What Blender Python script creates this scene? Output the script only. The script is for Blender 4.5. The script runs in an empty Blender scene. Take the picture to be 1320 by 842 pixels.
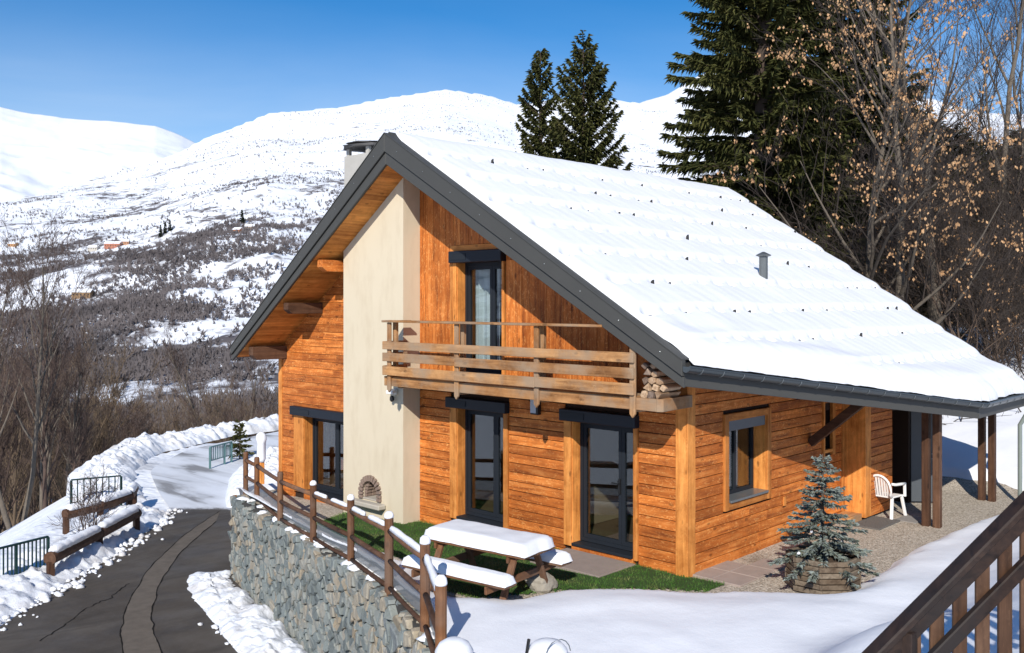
import bpy, bmesh, math, random
import numpy as np
from mathutils import Vector, Matrix
R = math.radians
sc = bpy.context.scene
C = sc.collection

# ------------------------------------------------------------------ camera, sky, sun, exposure
CAM = np.array([-12.165, -7.928, 4.2])
A2 = R(43.7)
RT = np.array([math.sin(A2), -math.cos(A2)])      # camera right on the ground plane
FW = np.array([math.cos(A2), math.sin(A2)])       # camera forward on the ground plane
cd = bpy.data.cameras.new('camera'); cam = bpy.data.objects.new('camera', cd); C.objects.link(cam)
cam.location = CAM; cam.rotation_euler = (R(90), 0, A2 - R(90))
cd.sensor_width = 36; cd.lens = 1206 / 1320 * 36; cd.shift_y = -31 / 1320
cd.clip_start = .05; cd.clip_end = 20000
sc.camera = cam

SUN = Vector((1, .70, -.76)).normalized()
w = bpy.data.worlds.new('World'); sc.world = w; w.use_nodes = True
nt = w.node_tree; bg = nt.nodes['Background']
sky = nt.nodes.new('ShaderNodeTexSky'); sky.sky_type = 'NISHITA'; sky.sun_disc = False
sky.sun_elevation = math.asin(-SUN.z); sky.sun_rotation = math.atan2(-SUN.x, -SUN.y)
sky.altitude = 1800; sky.air_density = 1.0; sky.dust_density = .25; sky.ozone_density = 3.0
# thin cirrus veils
tcw = nt.nodes.new('ShaderNodeTexCoord'); mpw = nt.nodes.new('ShaderNodeMapping'); mpw.inputs['Scale'].default_value = (1.2, 1.2, 6)
nsw = nt.nodes.new('ShaderNodeTexNoise'); nsw.inputs['Scale'].default_value = 1.6; nsw.inputs['Detail'].default_value = 6; nsw.inputs['Distortion'].default_value = .6
rpw = nt.nodes.new('ShaderNodeValToRGB'); rpw.color_ramp.elements[0].position = .3; rpw.color_ramp.elements[1].position = .7; rpw.color_ramp.elements[0].color = (.4, .4, .4, 1)
rpw.color_ramp.elements[1].color = (1, 1, 1, 1)
mxw = nt.nodes.new('ShaderNodeMix'); mxw.data_type = 'RGBA'; mxw.inputs[7].default_value = (6.0, 6.8, 7.8, 1)
nt.links.new(tcw.outputs['Generated'], mpw.inputs['Vector']); nt.links.new(mpw.outputs[0], nsw.inputs['Vector'])
nt.links.new(nsw.outputs['Fac'], rpw.inputs['Fac'])
hsw = nt.nodes.new('ShaderNodeHueSaturation'); hsw.inputs['Saturation'].default_value = 1.38; nt.links.new(sky.outputs[0], hsw.inputs['Color'])
spw = nt.nodes.new('ShaderNodeSeparateXYZ'); nt.links.new(tcw.outputs['Generated'], spw.inputs[0])
mrw = nt.nodes.new('ShaderNodeMapRange'); mrw.interpolation_type = 'SMOOTHSTEP'; nt.links.new(spw.outputs[2], mrw.inputs[0])
mrw.inputs[1].default_value = .12; mrw.inputs[2].default_value = .31; mrw.inputs[3].default_value = .62; mrw.inputs[4].default_value = .06   # haze thins with height
mlw = nt.nodes.new('ShaderNodeMath'); mlw.operation = 'MULTIPLY'; nt.links.new(mrw.outputs[0], mlw.inputs[0]); nt.links.new(rpw.outputs['Color'], mlw.inputs[1])
nt.links.new(mlw.outputs[0], mxw.inputs[0]); nt.links.new(hsw.outputs[0], mxw.inputs[6]); nt.links.new(mxw.outputs[2], bg.inputs['Color'])
bg.inputs['Strength'].default_value = .118
sd = bpy.data.lights.new('sun', 'SUN'); sd.energy = 4.6; sd.angle = R(.5); sd.color = (1, .95, .87)
so = bpy.data.objects.new('sun', sd); C.objects.link(so); so.location = (-30, -24, 22)
so.rotation_euler = SUN.to_track_quat('-Z', 'Y').to_euler()
sc.view_settings.view_transform = 'Standard'; sc.view_settings.look = 'None'
sc.view_settings.exposure = .16; sc.view_settings.gamma = 1
sc.cycles.max_bounces = 6; sc.cycles.diffuse_bounces = 2; sc.cycles.transparent_max_bounces = 12
sc.render.film_transparent = False

# ------------------------------------------------------------------ helpers
rng = random.Random(7)
npr = np.random.default_rng(11)

def cw(r, d):                       # camera right / forward metres -> world plan
    return CAM[0] + RT[0] * r + FW[0] * d, CAM[1] + RT[1] * r + FW[1] * d

def hash2(ix, iy, s):
    n = (ix.astype(np.int64) * 374761393 + iy.astype(np.int64) * 668265263 + s * 974711) & 0x7fffffff
    n = ((n ^ (n >> 13)) * 1274126177) & 0x7fffffff
    return ((n ^ (n >> 16)) & 0xffff) / 65535.0
def vnoise(x, y, s=0):
    x = np.asarray(x, float); y = np.asarray(y, float)
    ix = np.floor(x); iy = np.floor(y); fx = x - ix; fy = y - iy
    fx = fx * fx * (3 - 2 * fx); fy = fy * fy * (3 - 2 * fy)
    a = hash2(ix, iy, s); b = hash2(ix + 1, iy, s); c = hash2(ix, iy + 1, s); d = hash2(ix + 1, iy + 1, s)
    return (a * (1 - fx) + b * fx) * (1 - fy) + (c * (1 - fx) + d * fx) * fy
def fbm(x, y, o=4, s=0):
    t = 0; a = .5
    for i in range(o):
        t = t + a * vnoise(np.asarray(x) * 2 ** i, np.asarray(y) * 2 ** i, s + i); a *= .5
    return t / (1 - .5 ** o) - .5
def sm(t):
    t = np.clip(t, 0, 1); return t * t * (3 - 2 * t)

class MB:
    def __init__(s): s.v = []; s.f = []
    def add(s, vs, fs):
        n = len(s.v); s.v += [tuple(map(float, q)) for q in vs]; s.f += [tuple(i + n for i in q) for q in fs]; return s
    def box(s, x0, x1, y0, y1, z0, z1):
        return s.add([(x0, y0, z0), (x1, y0, z0), (x1, y1, z0), (x0, y1, z0), (x0, y0, z1), (x1, y0, z1), (x1, y1, z1), (x0, y1, z1)],
                     [(0, 3, 2, 1), (4, 5, 6, 7), (0, 1, 5, 4), (1, 2, 6, 5), (2, 3, 7, 6), (3, 0, 4, 7)])
    def prism(s, poly, axis, a0, a1):         # poly in the two other axes (x:(y,z) y:(x,z) z:(x,y))
        def P(p, a): return (a, p[0], p[1]) if axis == 'x' else ((p[0], a, p[1]) if axis == 'y' else (p[0], p[1], a))
        n = len(poly)
        return s.add([P(p, a0) for p in poly] + [P(p, a1) for p in poly],
                     [tuple(range(n)), tuple(range(2 * n - 1, n - 1, -1))] + [(i, i + n, (i + 1) % n + n, (i + 1) % n) for i in range(n)])
    def beam(s, p, q, wd, ht, up=(0, 0, 1)):
        p = Vector(p); q = Vector(q); d = (q - p).normalized(); u = Vector(up)
        if abs(d.dot(u)) > .98: u = Vector((1, 0, 0))
        sd = d.cross(u).normalized(); u = sd.cross(d).normalized()
        vs = [b + sd * (wd / 2 * i) + u * (ht / 2 * j) for b in (p, q) for i, j in ((-1, -1), (1, -1), (1, 1), (-1, 1))]
        return s.add(vs, [(0, 1, 2, 3), (7, 6, 5, 4), (0, 4, 5, 1), (1, 5, 6, 2), (2, 6, 7, 3), (3, 7, 4, 0)])
    def tube(s, pts, rad, n=6, caps=True):
        pts = [Vector(p) for p in pts]; m = len(pts)
        rad = rad if hasattr(rad, '__len__') else [rad] * m
        vs = []; ref = None
        for i, p in enumerate(pts):
            d = (pts[min(i + 1, m - 1)] - pts[max(i - 1, 0)]).normalized()
            if ref is None: ref = Vector((0, 0, 1)) if abs(d.z) < .9 else Vector((1, 0, 0))
            a = d.cross(ref).normalized(); b = d.cross(a).normalized()
            vs += [p + (a * math.cos(k * 2 * math.pi / n) + b * math.sin(k * 2 * math.pi / n)) * rad[i] for k in range(n)]
        fs = [(i * n + k, i * n + (k + 1) % n, (i + 1) * n + (k + 1) % n, (i + 1) * n + k) for i in range(m - 1) for k in range(n)]
        if caps: fs += [tuple(range(n - 1, -1, -1)), tuple(range((m - 1) * n, m * n))]
        return s.add(vs, fs)
    def lathe(s, prof, cx=0, cy=0, n=12, ph=0, jit=0):
        vs = []
        for r, z in prof:
            for k in range(n):
                a = ph + k * 2 * math.pi / n; rr = r * (1 + jit * (rng.random() - .5))
                vs.append((cx + rr * math.cos(a), cy + rr * math.sin(a), z))
        m = len(prof)
        fs = [(i * n + k, i * n + (k + 1) % n, (i + 1) * n + (k + 1) % n, (i + 1) * n + k) for i in range(m - 1) for k in range(n)]
        return s.add(vs, fs + [tuple(range(n - 1, -1, -1)), tuple(range((m - 1) * n, m * n))])
    def build(s, name, m, parent=None, smooth=False, bevel=0, loc=None):
        me = bpy.data.meshes.new(name); me.from_pydata(s.v, [], s.f); me.update()
        if bevel:
            b = bmesh.new(); b.from_mesh(me)
            bmesh.ops.recalc_face_normals(b, faces=b.faces)
            bmesh.ops.bevel(b, geom=list(b.edges), offset=bevel, segments=1, affect='EDGES', clamp_overlap=True)
            b.to_mesh(me); b.free()
        return link(name, me, m, parent, smooth, loc)
def link(name, me, m, parent=None, smooth=False, loc=None):
    o = bpy.data.objects.new(name, me); C.objects.link(o)
    if m is not None and not me.materials: me.materials.append(m)
    if smooth: me.polygons.foreach_set('use_smooth', [True] * len(me.polygons))
    if parent is not None: o.parent = parent
    if loc is not None: o.location = loc
    return o
def npmesh(name, V, F):
    V = np.asarray(V, np.float32); F = np.asarray(F, np.int32); k = F.shape[1]
    me = bpy.data.meshes.new(name)
    me.vertices.add(len(V)); me.vertices.foreach_set('co', V.ravel())
    me.loops.add(F.size); me.loops.foreach_set('vertex_index', F.ravel())
    me.polygons.add(len(F)); me.polygons.foreach_set('loop_start', np.arange(0, F.size, k, dtype=np.int32))
    try: me.polygons.foreach_set('loop_total', np.full(len(F), k, np.int32))
    except Exception: pass
    me.update(calc_edges=True); me.validate(); return me
def gridmesh(name, X, Y, Z, keep=None):
    n, m = X.shape; idx = np.arange(n * m).reshape(n, m)
    F = np.stack([idx[:-1, :-1], idx[:-1, 1:], idx[1:, 1:], idx[1:, :-1]], -1).reshape(-1, 4)
    if keep is not None: F = F[keep.reshape(-1)]
    V = np.stack([X, Y, Z], -1).reshape(-1, 3)
    u, inv = np.unique(F, return_inverse=True)
    return npmesh(name, V[u], inv.reshape(F.shape))
def tag(o, label, cat=None, group=None, kind=None):
    if label: o['label'] = label
    if cat: o['category'] = cat
    if group: o['group'] = group
    if kind: o['kind'] = kind
    return o
def thing(name, label, cat, loc=(0, 0, 0), group=None, rz=0):
    o = bpy.data.objects.new(name, None); C.objects.link(o); o.location = loc; o.rotation_euler = (0, 0, rz)
    o.empty_display_size = .2
    return tag(o, label, cat, group)
def dup(root, loc, rz=0, scale=1, label=None):
    r = root.copy(); C.objects.link(r); r.location = loc; r.rotation_euler = (0, 0, rz)
    r.scale = (scale,) * 3 if not hasattr(scale, '__len__') else scale
    if label: r['label'] = label
    for ch in list(root.children):
        c = ch.copy(); C.objects.link(c); c.parent = r
        for g in list(ch.children):
            d = g.copy(); C.objects.link(d); d.parent = c
    return r

# ------------------------------------------------------------------ materials
class Mat:
    def __init__(s, name, rough=.8, spec=.3):
        s.m = bpy.data.materials.new(name); s.m.use_nodes = True; s.t = s.m.node_tree; s.L = s.t.links.new
        s.b = s.t.nodes['Principled BSDF']; s.b.inputs['Roughness'].default_value = rough; s.b.inputs['Specular IOR Level'].default_value = spec
    def n(s, typ, **kw):
        o = s.t.nodes.new('ShaderNode' + typ)
        for k, v in kw.items():
            if k in o.inputs: s.set(o.inputs[k], v)
            else: setattr(o, k, v)
        return o
    def set(s, inp, v):
        if hasattr(v, 'is_linked'): s.L(v, inp)
        else: inp.default_value = v
    def co(s, scale=(1, 1, 1), off=None, kind='Object', rnd=0):
        tc = s.n('TexCoord').outputs[kind]
        if rnd:
            oi = s.n('ObjectInfo').outputs['Random']; mm = s.n('VectorMath', operation='SCALE'); mm.inputs[0].default_value = (rnd, rnd * 1.7, rnd * .6); s.L(oi, mm.inputs['Scale'])
            ad = s.n('VectorMath', operation='ADD'); s.L(tc, ad.inputs[0]); s.L(mm.outputs[0], ad.inputs[1]); tc = ad.outputs[0]
        mp = s.n('Mapping'); s.L(tc, mp.inputs['Vector']); mp.inputs['Scale'].default_value = scale
        if off: mp.inputs['Location'].default_value = off
        return mp.outputs[0]
    def noise(s, vec, scale=5, detail=4, rough=.5, dist=0):
        o = s.n('TexNoise'); s.L(vec, o.inputs['Vector']); o.inputs['Scale'].default_value = scale; o.inputs['Detail'].default_value = detail
        o.inputs['Roughness'].default_value = rough; o.inputs['Distortion'].default_value = dist; return o.outputs['Fac']
    def voro(s, vec, scale=5, feature='F1', out='Distance', rand=1):
        o = s.n('TexVoronoi', feature=feature); s.L(vec, o.inputs['Vector']); o.inputs['Scale'].default_value = scale; o.inputs['Randomness'].default_value = rand; return o.outputs[out]
    def ramp(s, fac, *st, interp='LINEAR'):
        o = s.n('ValToRGB'); s.L(fac, o.inputs['Fac']); cr = o.color_ramp; cr.interpolation = interp
        while len(cr.elements) < len(st): cr.elements.new(.5)
        for e, (p, c) in zip(cr.elements, st):
            e.position = p; e.color = (c, c, c, 1) if not hasattr(c, '__len__') else (*c, 1)
        return o.outputs['Color']
    def mix(s, fac, a, b, mode='MIX'):
        o = s.n('Mix', data_type='RGBA', blend_type=mode)
        for i, v in ((0, fac), (6, a), (7, b)):
            if hasattr(v, 'is_linked'): s.L(v, o.inputs[i])
            else: o.inputs[i].default_value = v if i == 0 else (*v, 1)
        return o.outputs[2]
    def math(s, op, a, b=0):
        o = s.n('Math', operation=op)
        for i, v in enumerate((a, b)): s.set(o.inputs[i], v)
        return o.outputs[0]
    def col(s, c):
        if hasattr(c, 'is_linked'): s.L(c, s.b.inputs['Base Color'])
        else: s.b.inputs['Base Color'].default_value = (*c, 1)
        return s
    def bump(s, h, st=.3, dist=.01):
        o = s.n('Bump'); s.L(h, o.inputs['Height']); o.inputs['Strength'].default_value = st; o.inputs['Distance'].default_value = dist; s.L(o.outputs[0], s.b.inputs['Normal']); return s

def mk_wood(name, dark, mid, light, axis, pale=.5, rough=.65, wear=None):
    s = Mat(name, rough, .25)
    g = {'x': (.35, 5, 5), 'y': (5, .35, 5), 'z': (5, 5, .35)}[axis]
    k = {'x': (.45, 1, 1), 'y': (1, .45, 1), 'z': (1, 1, .45)}[axis]
    v = s.co(g, rnd=37); v2 = s.co(k, rnd=53)
    grain = s.noise(v, 3.0, 7, .6, .5)
    dk2 = tuple(d * .45 + m_ * .55 for d, m_ in zip(dark, mid)); lt2 = tuple(l * .5 + m_ * .5 for l, m_ in zip(light, mid))
    c = s.ramp(grain, (.3, dark), (.42, dk2), (.55, mid), (.75, lt2))
    knots = s.voro(v2, 5.5, rand=1)
    kc = s.ramp(knots, (.0, .22), (.10, .4), (.16, 1.0))
    c = s.mix(.75, c, kc, 'MULTIPLY')
    fl = s.noise(v2, 22, 3, .6, 2.0)
    c = s.mix(s.ramp(fl, (.57, 0), (.63, pale)), c, light)
    bl = s.noise(s.co(rnd=11), 2.6, 4, .6, .8); c = s.mix(.8, c, s.ramp(bl, (.33, (.74, .68, .62)), (.5, (1, 1, 1)), (.68, (1.22, 1.24, 1.25))), 'MULTIPLY')
    oi = s.n('ObjectInfo').outputs['Random']
    c = s.mix(.85, c, s.ramp(oi, (0, (.66, .60, .55)), (.3, (.92, .85, .78)), (.65, (1.08, 1.08, 1.08)), (1, (1.32, 1.3, 1.24))), 'MULTIPLY')
    if wear:
        wn = s.noise(s.co((1, 1, 1)), 1.3, 5, .6)
        c = s.mix(s.ramp(wn, (.42, 0), (.62, .85)), c, wear)
    s.col(c); s.bump(grain, .35, .006); return s.m
ORD, ORM, ORL = (.22, .056, .012), (.53, .158, .029), (.80, .40, .135)
WOOD = {a: mk_wood('larch_' + a, ORD, ORM, ORL, a) for a in 'xyz'}
TRIM = {a: mk_wood('larch_trim_' + a, (.36, .115, .02), (.60, .235, .055), (.74, .36, .11), a, .3) for a in 'xyz'}
GREYW = {a: mk_wood('weathered_' + a, (.17, .078, .028), (.40, .205, .082), (.56, .335, .16), a, .25, .8, (.31, .225, .15)) for a in 'xyz'}
DARKW = {a: mk_wood('brown_timber_' + a, (.042, .021, .013), (.095, .049, .029), (.17, .092, .055), a, .2, .7) for a in 'xyz'}
POSTW = {a: mk_wood('fence_timber_' + a, (.075, .032, .016), (.17, .078, .036), (.27, .14, .07), a, .2, .75, (.16, .1, .07)) for a in 'xyz'}
RAILW = {a: mk_wood('stained_rail_' + a, (.011, .007, .006), (.032, .019, .014), (.065, .038, .026), a, .25, .6, (.022, .018, .017)) for a in 'xyz'}
FIREW = mk_wood('firewood', (.2, .12, .07), (.42, .3, .2), (.62, .5, .37), 'x', .2, .85)
BARKW = mk_wood('log_bark', (.09, .06, .05), (.2, .15, .12), (.33, .27, .22), 'x', .2, .9)
SOFF = mk_wood('soffit_pine', (.36, .115, .02), (.60, .25, .06), (.72, .36, .11), 'x', .2)

def simple(name, c, rough=.6, metal=0, var=.15, sc_=3, bump=0, spec=.4):
    s = Mat(name, rough, spec); s.b.inputs['Metallic'].default_value = metal
    n = s.noise(s.co(), sc_, 6, .6)
    s.col(s.mix(n, tuple(x * (1 - var) for x in c), tuple(min(1, x * (1 + var)) for x in c)))
    if bump: s.bump(s.noise(s.co(), sc_ * 12, 4), bump, .01)
    return s.m
FASCIA = simple('grey_metal_trim', (.062, .061, .056), .5, .0, .1, 2, 0, .25)
GUTTER = simple('zinc_gutter', (.075, .088, .095), .3, .4, .15, 4)
BRACKET = simple('zinc_bracket', (.2, .22, .23), .35, .5, .1, 4)
ALU = simple('anthracite_aluminium', (.016, .020, .026), .55, .0, .08, 3, 0, .2)
BOXM = simple('shutter_box_metal', (.012, .016, .024), .5, 0, .08, 3, 0, .25)
PLASTER = None
def mk_plaster():
    s = Mat('beige_render', .9, .15)
    a = s.noise(s.co(), .9, 5, .6); b = s.noise(s.co((1, 1, .3)), 4, 6, .65)
    c = s.mix(a, (.58, .50, .365), (.65, .565, .42)); c = s.mix(s.ramp(b, (.48, 0), (.72, .55)), c, (.52, .43, .30))
    s.col(c); s.bump(s.noise(s.co(), 90, 4), .25, .004); return s.m
PLASTER = mk_plaster()
SLATE = simple('slate_slab', (.11, .105, .1), .85, 0, .35, 6, .5)
ROOFM = simple('dark_roof_tile', (.035, .033, .032), .7, 0, .3, 6, .4)
def mk_snow(name, tint=(.80, .82, .85), dirt=0, fine=1.0, d=.02):
    s = Mat(name, .62, .25)
    n1 = s.noise(s.co(), 2.2, 6, .6); n2 = s.noise(s.co(), 26, 5, .65)
    c = s.mix(n1, tuple(x * .96 for x in tint), tint)
    if dirt:
        dn = s.noise(s.co(), .8, 8, .72); c = s.mix(s.ramp(dn, (.50, 0), (.68, dirt)), c, (.36, .29, .22))
    s.col(c)
    h = s.math('ADD', s.math('MULTIPLY', n1, 1.5), s.math('MULTIPLY', n2, .35)); s.bump(h, .5 * fine, d); return s.m
SNOW = mk_snow('snow', (.87, .88, .91)); ROADSNOW = mk_snow('ploughed_snow', (.80, .82, .86), .5, 1.6, .04); SOFTSNOW = mk_snow('soft_snow', (.79, .80, .83), fine=.6)
def mk_asphalt():
    s = Mat('asphalt', .8, .12)
    a = s.noise(s.co(), 1.1, 6, .65); b = s.noise(s.co(), 160, 2)
    c = s.mix(a, (.058, .049, .041), (.098, .083, .069)); c = s.mix(.5, c, s.ramp(b, (.3, .55), (.7, 1.35)), 'MULTIPLY')
    wt = s.noise(s.co((1, 1, 1), off=(3, 1, 0)), .45, 6, .7, .4); c = s.mix(s.ramp(wt, (.42, 0), (.62, .75)), c, (.118, .104, .09))
    st = s.noise(s.co((.35, 1.6, 1), ), .9, 5, .6, .6); c = s.mix(s.ramp(st, (.5, 0), (.68, .5)), c, (.043, .037, .031))
    # packed snow past the junction
    sp = s.n('SeparateXYZ'); s.L(s.co(), sp.inputs[0])
    n = s.noise(s.co(), 1.3, 7, .7)
    tr = s.noise(s.co((.9, .22, 1)), 1.1, 4, .55, .4)
    k = s.math('ADD', s.math('ADD', sp.outputs[0], sp.outputs[1]), s.math('MULTIPLY', s.math('SUBTRACT', n, .5), 3.2))
    f = s.n('MapRange', interpolation_type='SMOOTHSTEP'); s.L(k, f.inputs[0]); f.inputs[1].default_value = 20.6; f.inputs[2].default_value = 21.4
    tm = s.ramp(tr, (.38, 1), (.44, .96), (.54, .8), (.64, .3))
    mask = s.math('MULTIPLY', f.outputs[0], tm)
    c = s.mix(mask, c, (.74, .76, .80)); s.col(c)
    s.L(s.ramp(a, (.4, .6), (.65, .9)), s.b.inputs['Roughness']); s.bump(b, .35, .006); return s.m
ASPH = mk_asphalt()
PATCH = simple('old_asphalt_patch', (.135, .114, .094), .9, 0, .35, 5, .5, .1)
TAR = simple('tar_seam', (.02, .018, .016), .95, 0, .2, 5, 0, .05)
def mk_stone():
    s = Mat('retaining_stone', .85, .25)
    oi = s.n('ObjectInfo').outputs['Random']
    vc = s.voro(s.co(), 2.6, out='Color'); sp = s.n('SeparateColor'); s.L(vc, sp.inputs[0])
    a = s.noise(s.co(rnd=21), 7, 8, .7, .8)
    c1 = s.ramp(oi, (0, (.16, .18, .18)), (.25, (.24, .27, .26)), (.45, (.29, .31, .28)), (.6, (.19, .21, .22)), (.74, (.38, .37, .33)), (.87, (.40, .34, .25)), (1, (.31, .26, .19)))
    c = s.mix(s.ramp(a, (.3, 0), (.75, 1)), s.mix(.7, c1, (.45, .45, .45), 'MULTIPLY'), s.mix(.6, c1, (1.5, 1.5, 1.5), 'MULTIPLY'))
    s.col(c); s.bump(a, .8, .03); return s.m
STONE = mk_stone()
def mk_stone2():
    s = Mat('wall_stone_field', .85, .25)
    vc = s.voro(s.co(), 4.5, out='Color'); sp = s.n('SeparateColor'); s.L(vc, sp.inputs[0]); a = s.noise(s.co(), 7, 8, .7, .8)
    c1 = s.ramp(sp.outputs[0], (0, (.14, .16, .16)), (.4, (.25, .28, .27)), (.8, (.34, .33, .29)), (1, (.36, .30, .22)))
    s.col(s.mix(s.ramp(a, (.3, 0), (.75, 1)), s.mix(.6, c1, (.5, .5, .5), 'MULTIPLY'), c1)); s.bump(a, .8, .03); return s.m
STONE2 = mk_stone2()
MORTAR = simple('wall_mortar', (.06, .056, .05), .95, 0, .4, 8, .6)
def mk_gravel():
    s = Mat('gravel', .9, .2)
    v = s.voro(s.co(), 42, out='Color'); sp = s.n('SeparateColor'); s.L(v, sp.inputs[0]); d = s.voro(s.co(), 42)
    c = s.ramp(sp.outputs[0], (0, (.28, .235, .18)), (.5, (.47, .40, .32)), (1, (.64, .57, .47)))
    big = s.noise(s.co(), .9, 6, .65); c = s.mix(s.ramp(big, (.55, 0), (.72, .6)), c, (.17, .12, .08))
    s.col(c); s.bump(s.math('SUBTRACT', 1, d), .9, .02); return s.m
GRAVEL = mk_gravel()
PAVE = simple('pink_paver', (.34, .27, .23), .85, 0, .2, 5, .4)
GRASSG = simple('turf_base', (.03, .065, .012), .95, 0, .4, 4, .5)
def mk_grass():
    s = Mat('turf_blades', .7, .2); n = s.noise(s.co(), 3, 5)
    s.col(s.ramp(n, (.3, (.03, .08, .012)), (.52, (.065, .15, .022)), (.68, (.17, .19, .06)))); return s.m
GRASS = mk_grass()
WHITEP = simple('white_plastic', (.82, .82, .80), .4, 0, .03, 2)
WHITECL = simple('curtain_cloth', (.7, .71, .73), .9, 0, .12, 6)
CURT = simple('net_curtain', (.5, .5, .52), .9, 0, .1, 6)
INTW = simple('interior_wall', (.30, .2, .12), .9)
INTD = simple('interior_floor', (.16, .09, .05), .6)
SOFA = simple('grey_sofa', (.35, .36, .38), .9)
BLACKM = simple('black_metal', (.012, .012, .013), .45)
BRICKM = simple('brick', (.23, .165, .13), .9, 0, .35, 9, .5)
LEDGE = simple('stone_ledge', (.42, .38, .32), .85, 0, .15, 5, .4)
SOOT = simple('soot', (.02, .018, .016), .95)
GREENR = simple('green_painted_metal', (.006, .03, .028), .4, 0, .2, 4)
BOULD = simple('boulder', (.32, .29, .24), .9, 0, .4, 9, .8)
EARTH = simple('earth', (.07, .045, .028), .95, 0, .5, 6, .7)
MATM = simple('door_mat', (.13, .12, .11), .95, 0, .25, 30, .5)
def mk_glass():
    s = Mat('window_glass'); t = s.t; out = [n for n in t.nodes if n.type == 'OUTPUT_MATERIAL'][0]
    tr = s.n('BsdfTransparent'); tr.inputs[0].default_value = (.80, .85, .85, 1); gl = s.n('BsdfGlossy'); gl.inputs['Roughness'].default_value = .01
    lw = s.n('LayerWeight'); lw.inputs['Blend'].default_value = .5; mx = s.n('MixShader')
    fc = s.math('ADD', .07, s.math('MULTIPLY', s.math('POWER', lw.outputs['Facing'], 3.0), .9))
    s.L(fc, mx.inputs[0]); s.L(tr.outputs[0], mx.inputs[1]); s.L(gl.outputs[0], mx.inputs[2]); s.L(mx.outputs[0], out.inputs['Surface']); return s.m
GLASS = mk_glass()
def mk_net():
    s = Mat('mesh_screen', .6); out = [n for n in s.t.nodes if n.type == 'OUTPUT_MATERIAL'][0]
    s.col((.24, .26, .28)); tr = s.n('BsdfTransparent'); mx = s.n('MixShader'); mx.inputs[0].default_value = .6
    s.L(tr.outputs[0], mx.inputs[1]); s.L(s.b.outputs[0], mx.inputs[2]); s.L(mx.outputs[0], out.inputs['Surface']); return s.m
NET = mk_net()
def mk_leafmat(name, a, b, c=None, sc_=1.5, transl=0):
    s = Mat(name, .75, .15); n = s.noise(s.co(), sc_, 4); k = s.noise(s.co(), 22, 2)
    col = s.ramp(n, (.3, a), (.7, b))
    if c: col = s.mix(s.ramp(k, (.5, 0), (.7, .8)), col, c)
    s.col(col); return s.m
NEEDLE = mk_leafmat('spruce_needles', (.035, .045, .013), (.085, .09, .027), (.12, .095, .034), .9)
BLUEN = mk_leafmat('blue_spruce_needles', (.13, .155, .12), (.30, .345, .335), (.16, .155, .085), 9)
DRYL = mk_leafmat('dry_leaves', (.34, .185, .085), (.56, .36, .20), (.42, .20, .08), 6)
BARK = simple('grey_bark', (.13, .107, .083), .95, 0, .45, 7, .7)
BARKD = simple('brown_bark', (.105, .072, .052), .95, 0, .4, 6, .6)
BARKS = simple('spruce_bark', (.07, .05, .038), .95, 0, .4, 6, .6)
TWIGR = simple('reddish_twigs', (.085, .056, .044), .9, 0, .4, .6)

# ------------------------------------------------------------------ terrain
def zg(G): return -.03 * np.maximum(0, np.asarray(G, float) - 1)
WALL = [(-.75, 12.2), (-1.06, 11.32), (-1.75, 8.82), (-2.42, 6.44), (-2.96, 4.55), (-3.55, 2.81), (-4.38, 1.07), (-5.4, -.55), (-6.6, -2.6), (-8.4, -5.5)]   # retaining wall, outer top edge
_wg = np.array([p[1] for p in WALL][::-1]); _we = np.array([p[0] for p in WALL][::-1])
def wallE(G): return np.interp(G, _wg, _we)
CLEAR = np.array([(-.9, 9.8), (-1.75, 6.9), (-2.05, 5.4), (-2.15, 4.2), (-2.35, 3.3), (-3.05, 2.55), (-3.1, 1.7), (-2.75, 1.12), (-1.93, .88), (-1.29, .26), (-.48, -.74),
                  (.19, -1.5), (.75, -1.36), (1.35, -1.62), (1.75, -1.98), (3.2, -1.9), (4.85, -1.86), (6.8, -2.0), (8.56, -2.12), (10.0, -2.2), (10.4, -1.2), (10.3, 1), (10.5, 11.9), (-.3, 11.9)])
def sdist(X, Y, P):                      # signed distance, positive outside polygon P
    d = np.full(X.shape, 1e9); ins = np.zeros(X.shape, bool); n = len(P)
    for i in range(n):
        a = P[i]; b = P[(i + 1) % n]; ab = b - a
        t = np.clip(((X - a[0]) * ab[0] + (Y - a[1]) * ab[1]) / (ab @ ab), 0, 1)
        d = np.minimum(d, np.hypot(X - a[0] - t * ab[0], Y - a[1] - t * ab[1]))
        c = ((a[1] > Y) != (b[1] > Y)); xi = a[0] + (Y - a[1]) / (ab[1] if ab[1] else 1e-9) * ab[0]
        ins ^= c & (X < xi)
    return np.where(ins, -d, d)
def ground(E, G):
    E = np.asarray(E, float); G = np.asarray(G, float)
    z = zg(G) - 1.78 * sm((G - 11.7) / 4.5)
    z = z + .2 * np.clip(E - 9.6, 0, 7) + .11 * np.maximum(0, E - 16.6) + .05 * np.maximum(0, E - 40)
    z = z + 1.15 * sm((-3.1 - G) / 3.1) + .8 * sm((-7 - G) / 3) * sm((-4 - E) / 6)
    return z
def snowz(E, G, sdv=None):
    if sdv is None: sdv = sdist(np.asarray(E, float), np.asarray(G, float), CLEAR)
    wind = .13 * fbm(E * .45 + 3, G * .45, 3, 5) + .045 * fbm(E * 1.7, G * 1.7, 4, 9)
    edge = fbm(E * 2.3, G * 2.3, 3, 21) * .22
    z = ground(E, G) - .05 + .19 * sm((sdv + edge + .04) / .38) + .12 * sm(sdv / 1.4) + wind * sm(sdv / .7)
    z = z - .20 * np.exp(-(((E - .92) / .72) ** 2 + ((G + 1.72) / .72) ** 2) ** 2)      # hollow round the planter
    z = z + .42 * np.exp(-(((E + 2.9) / 1.5) ** 2 + ((G + 4.1) / .75) ** 2))
    return z
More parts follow.
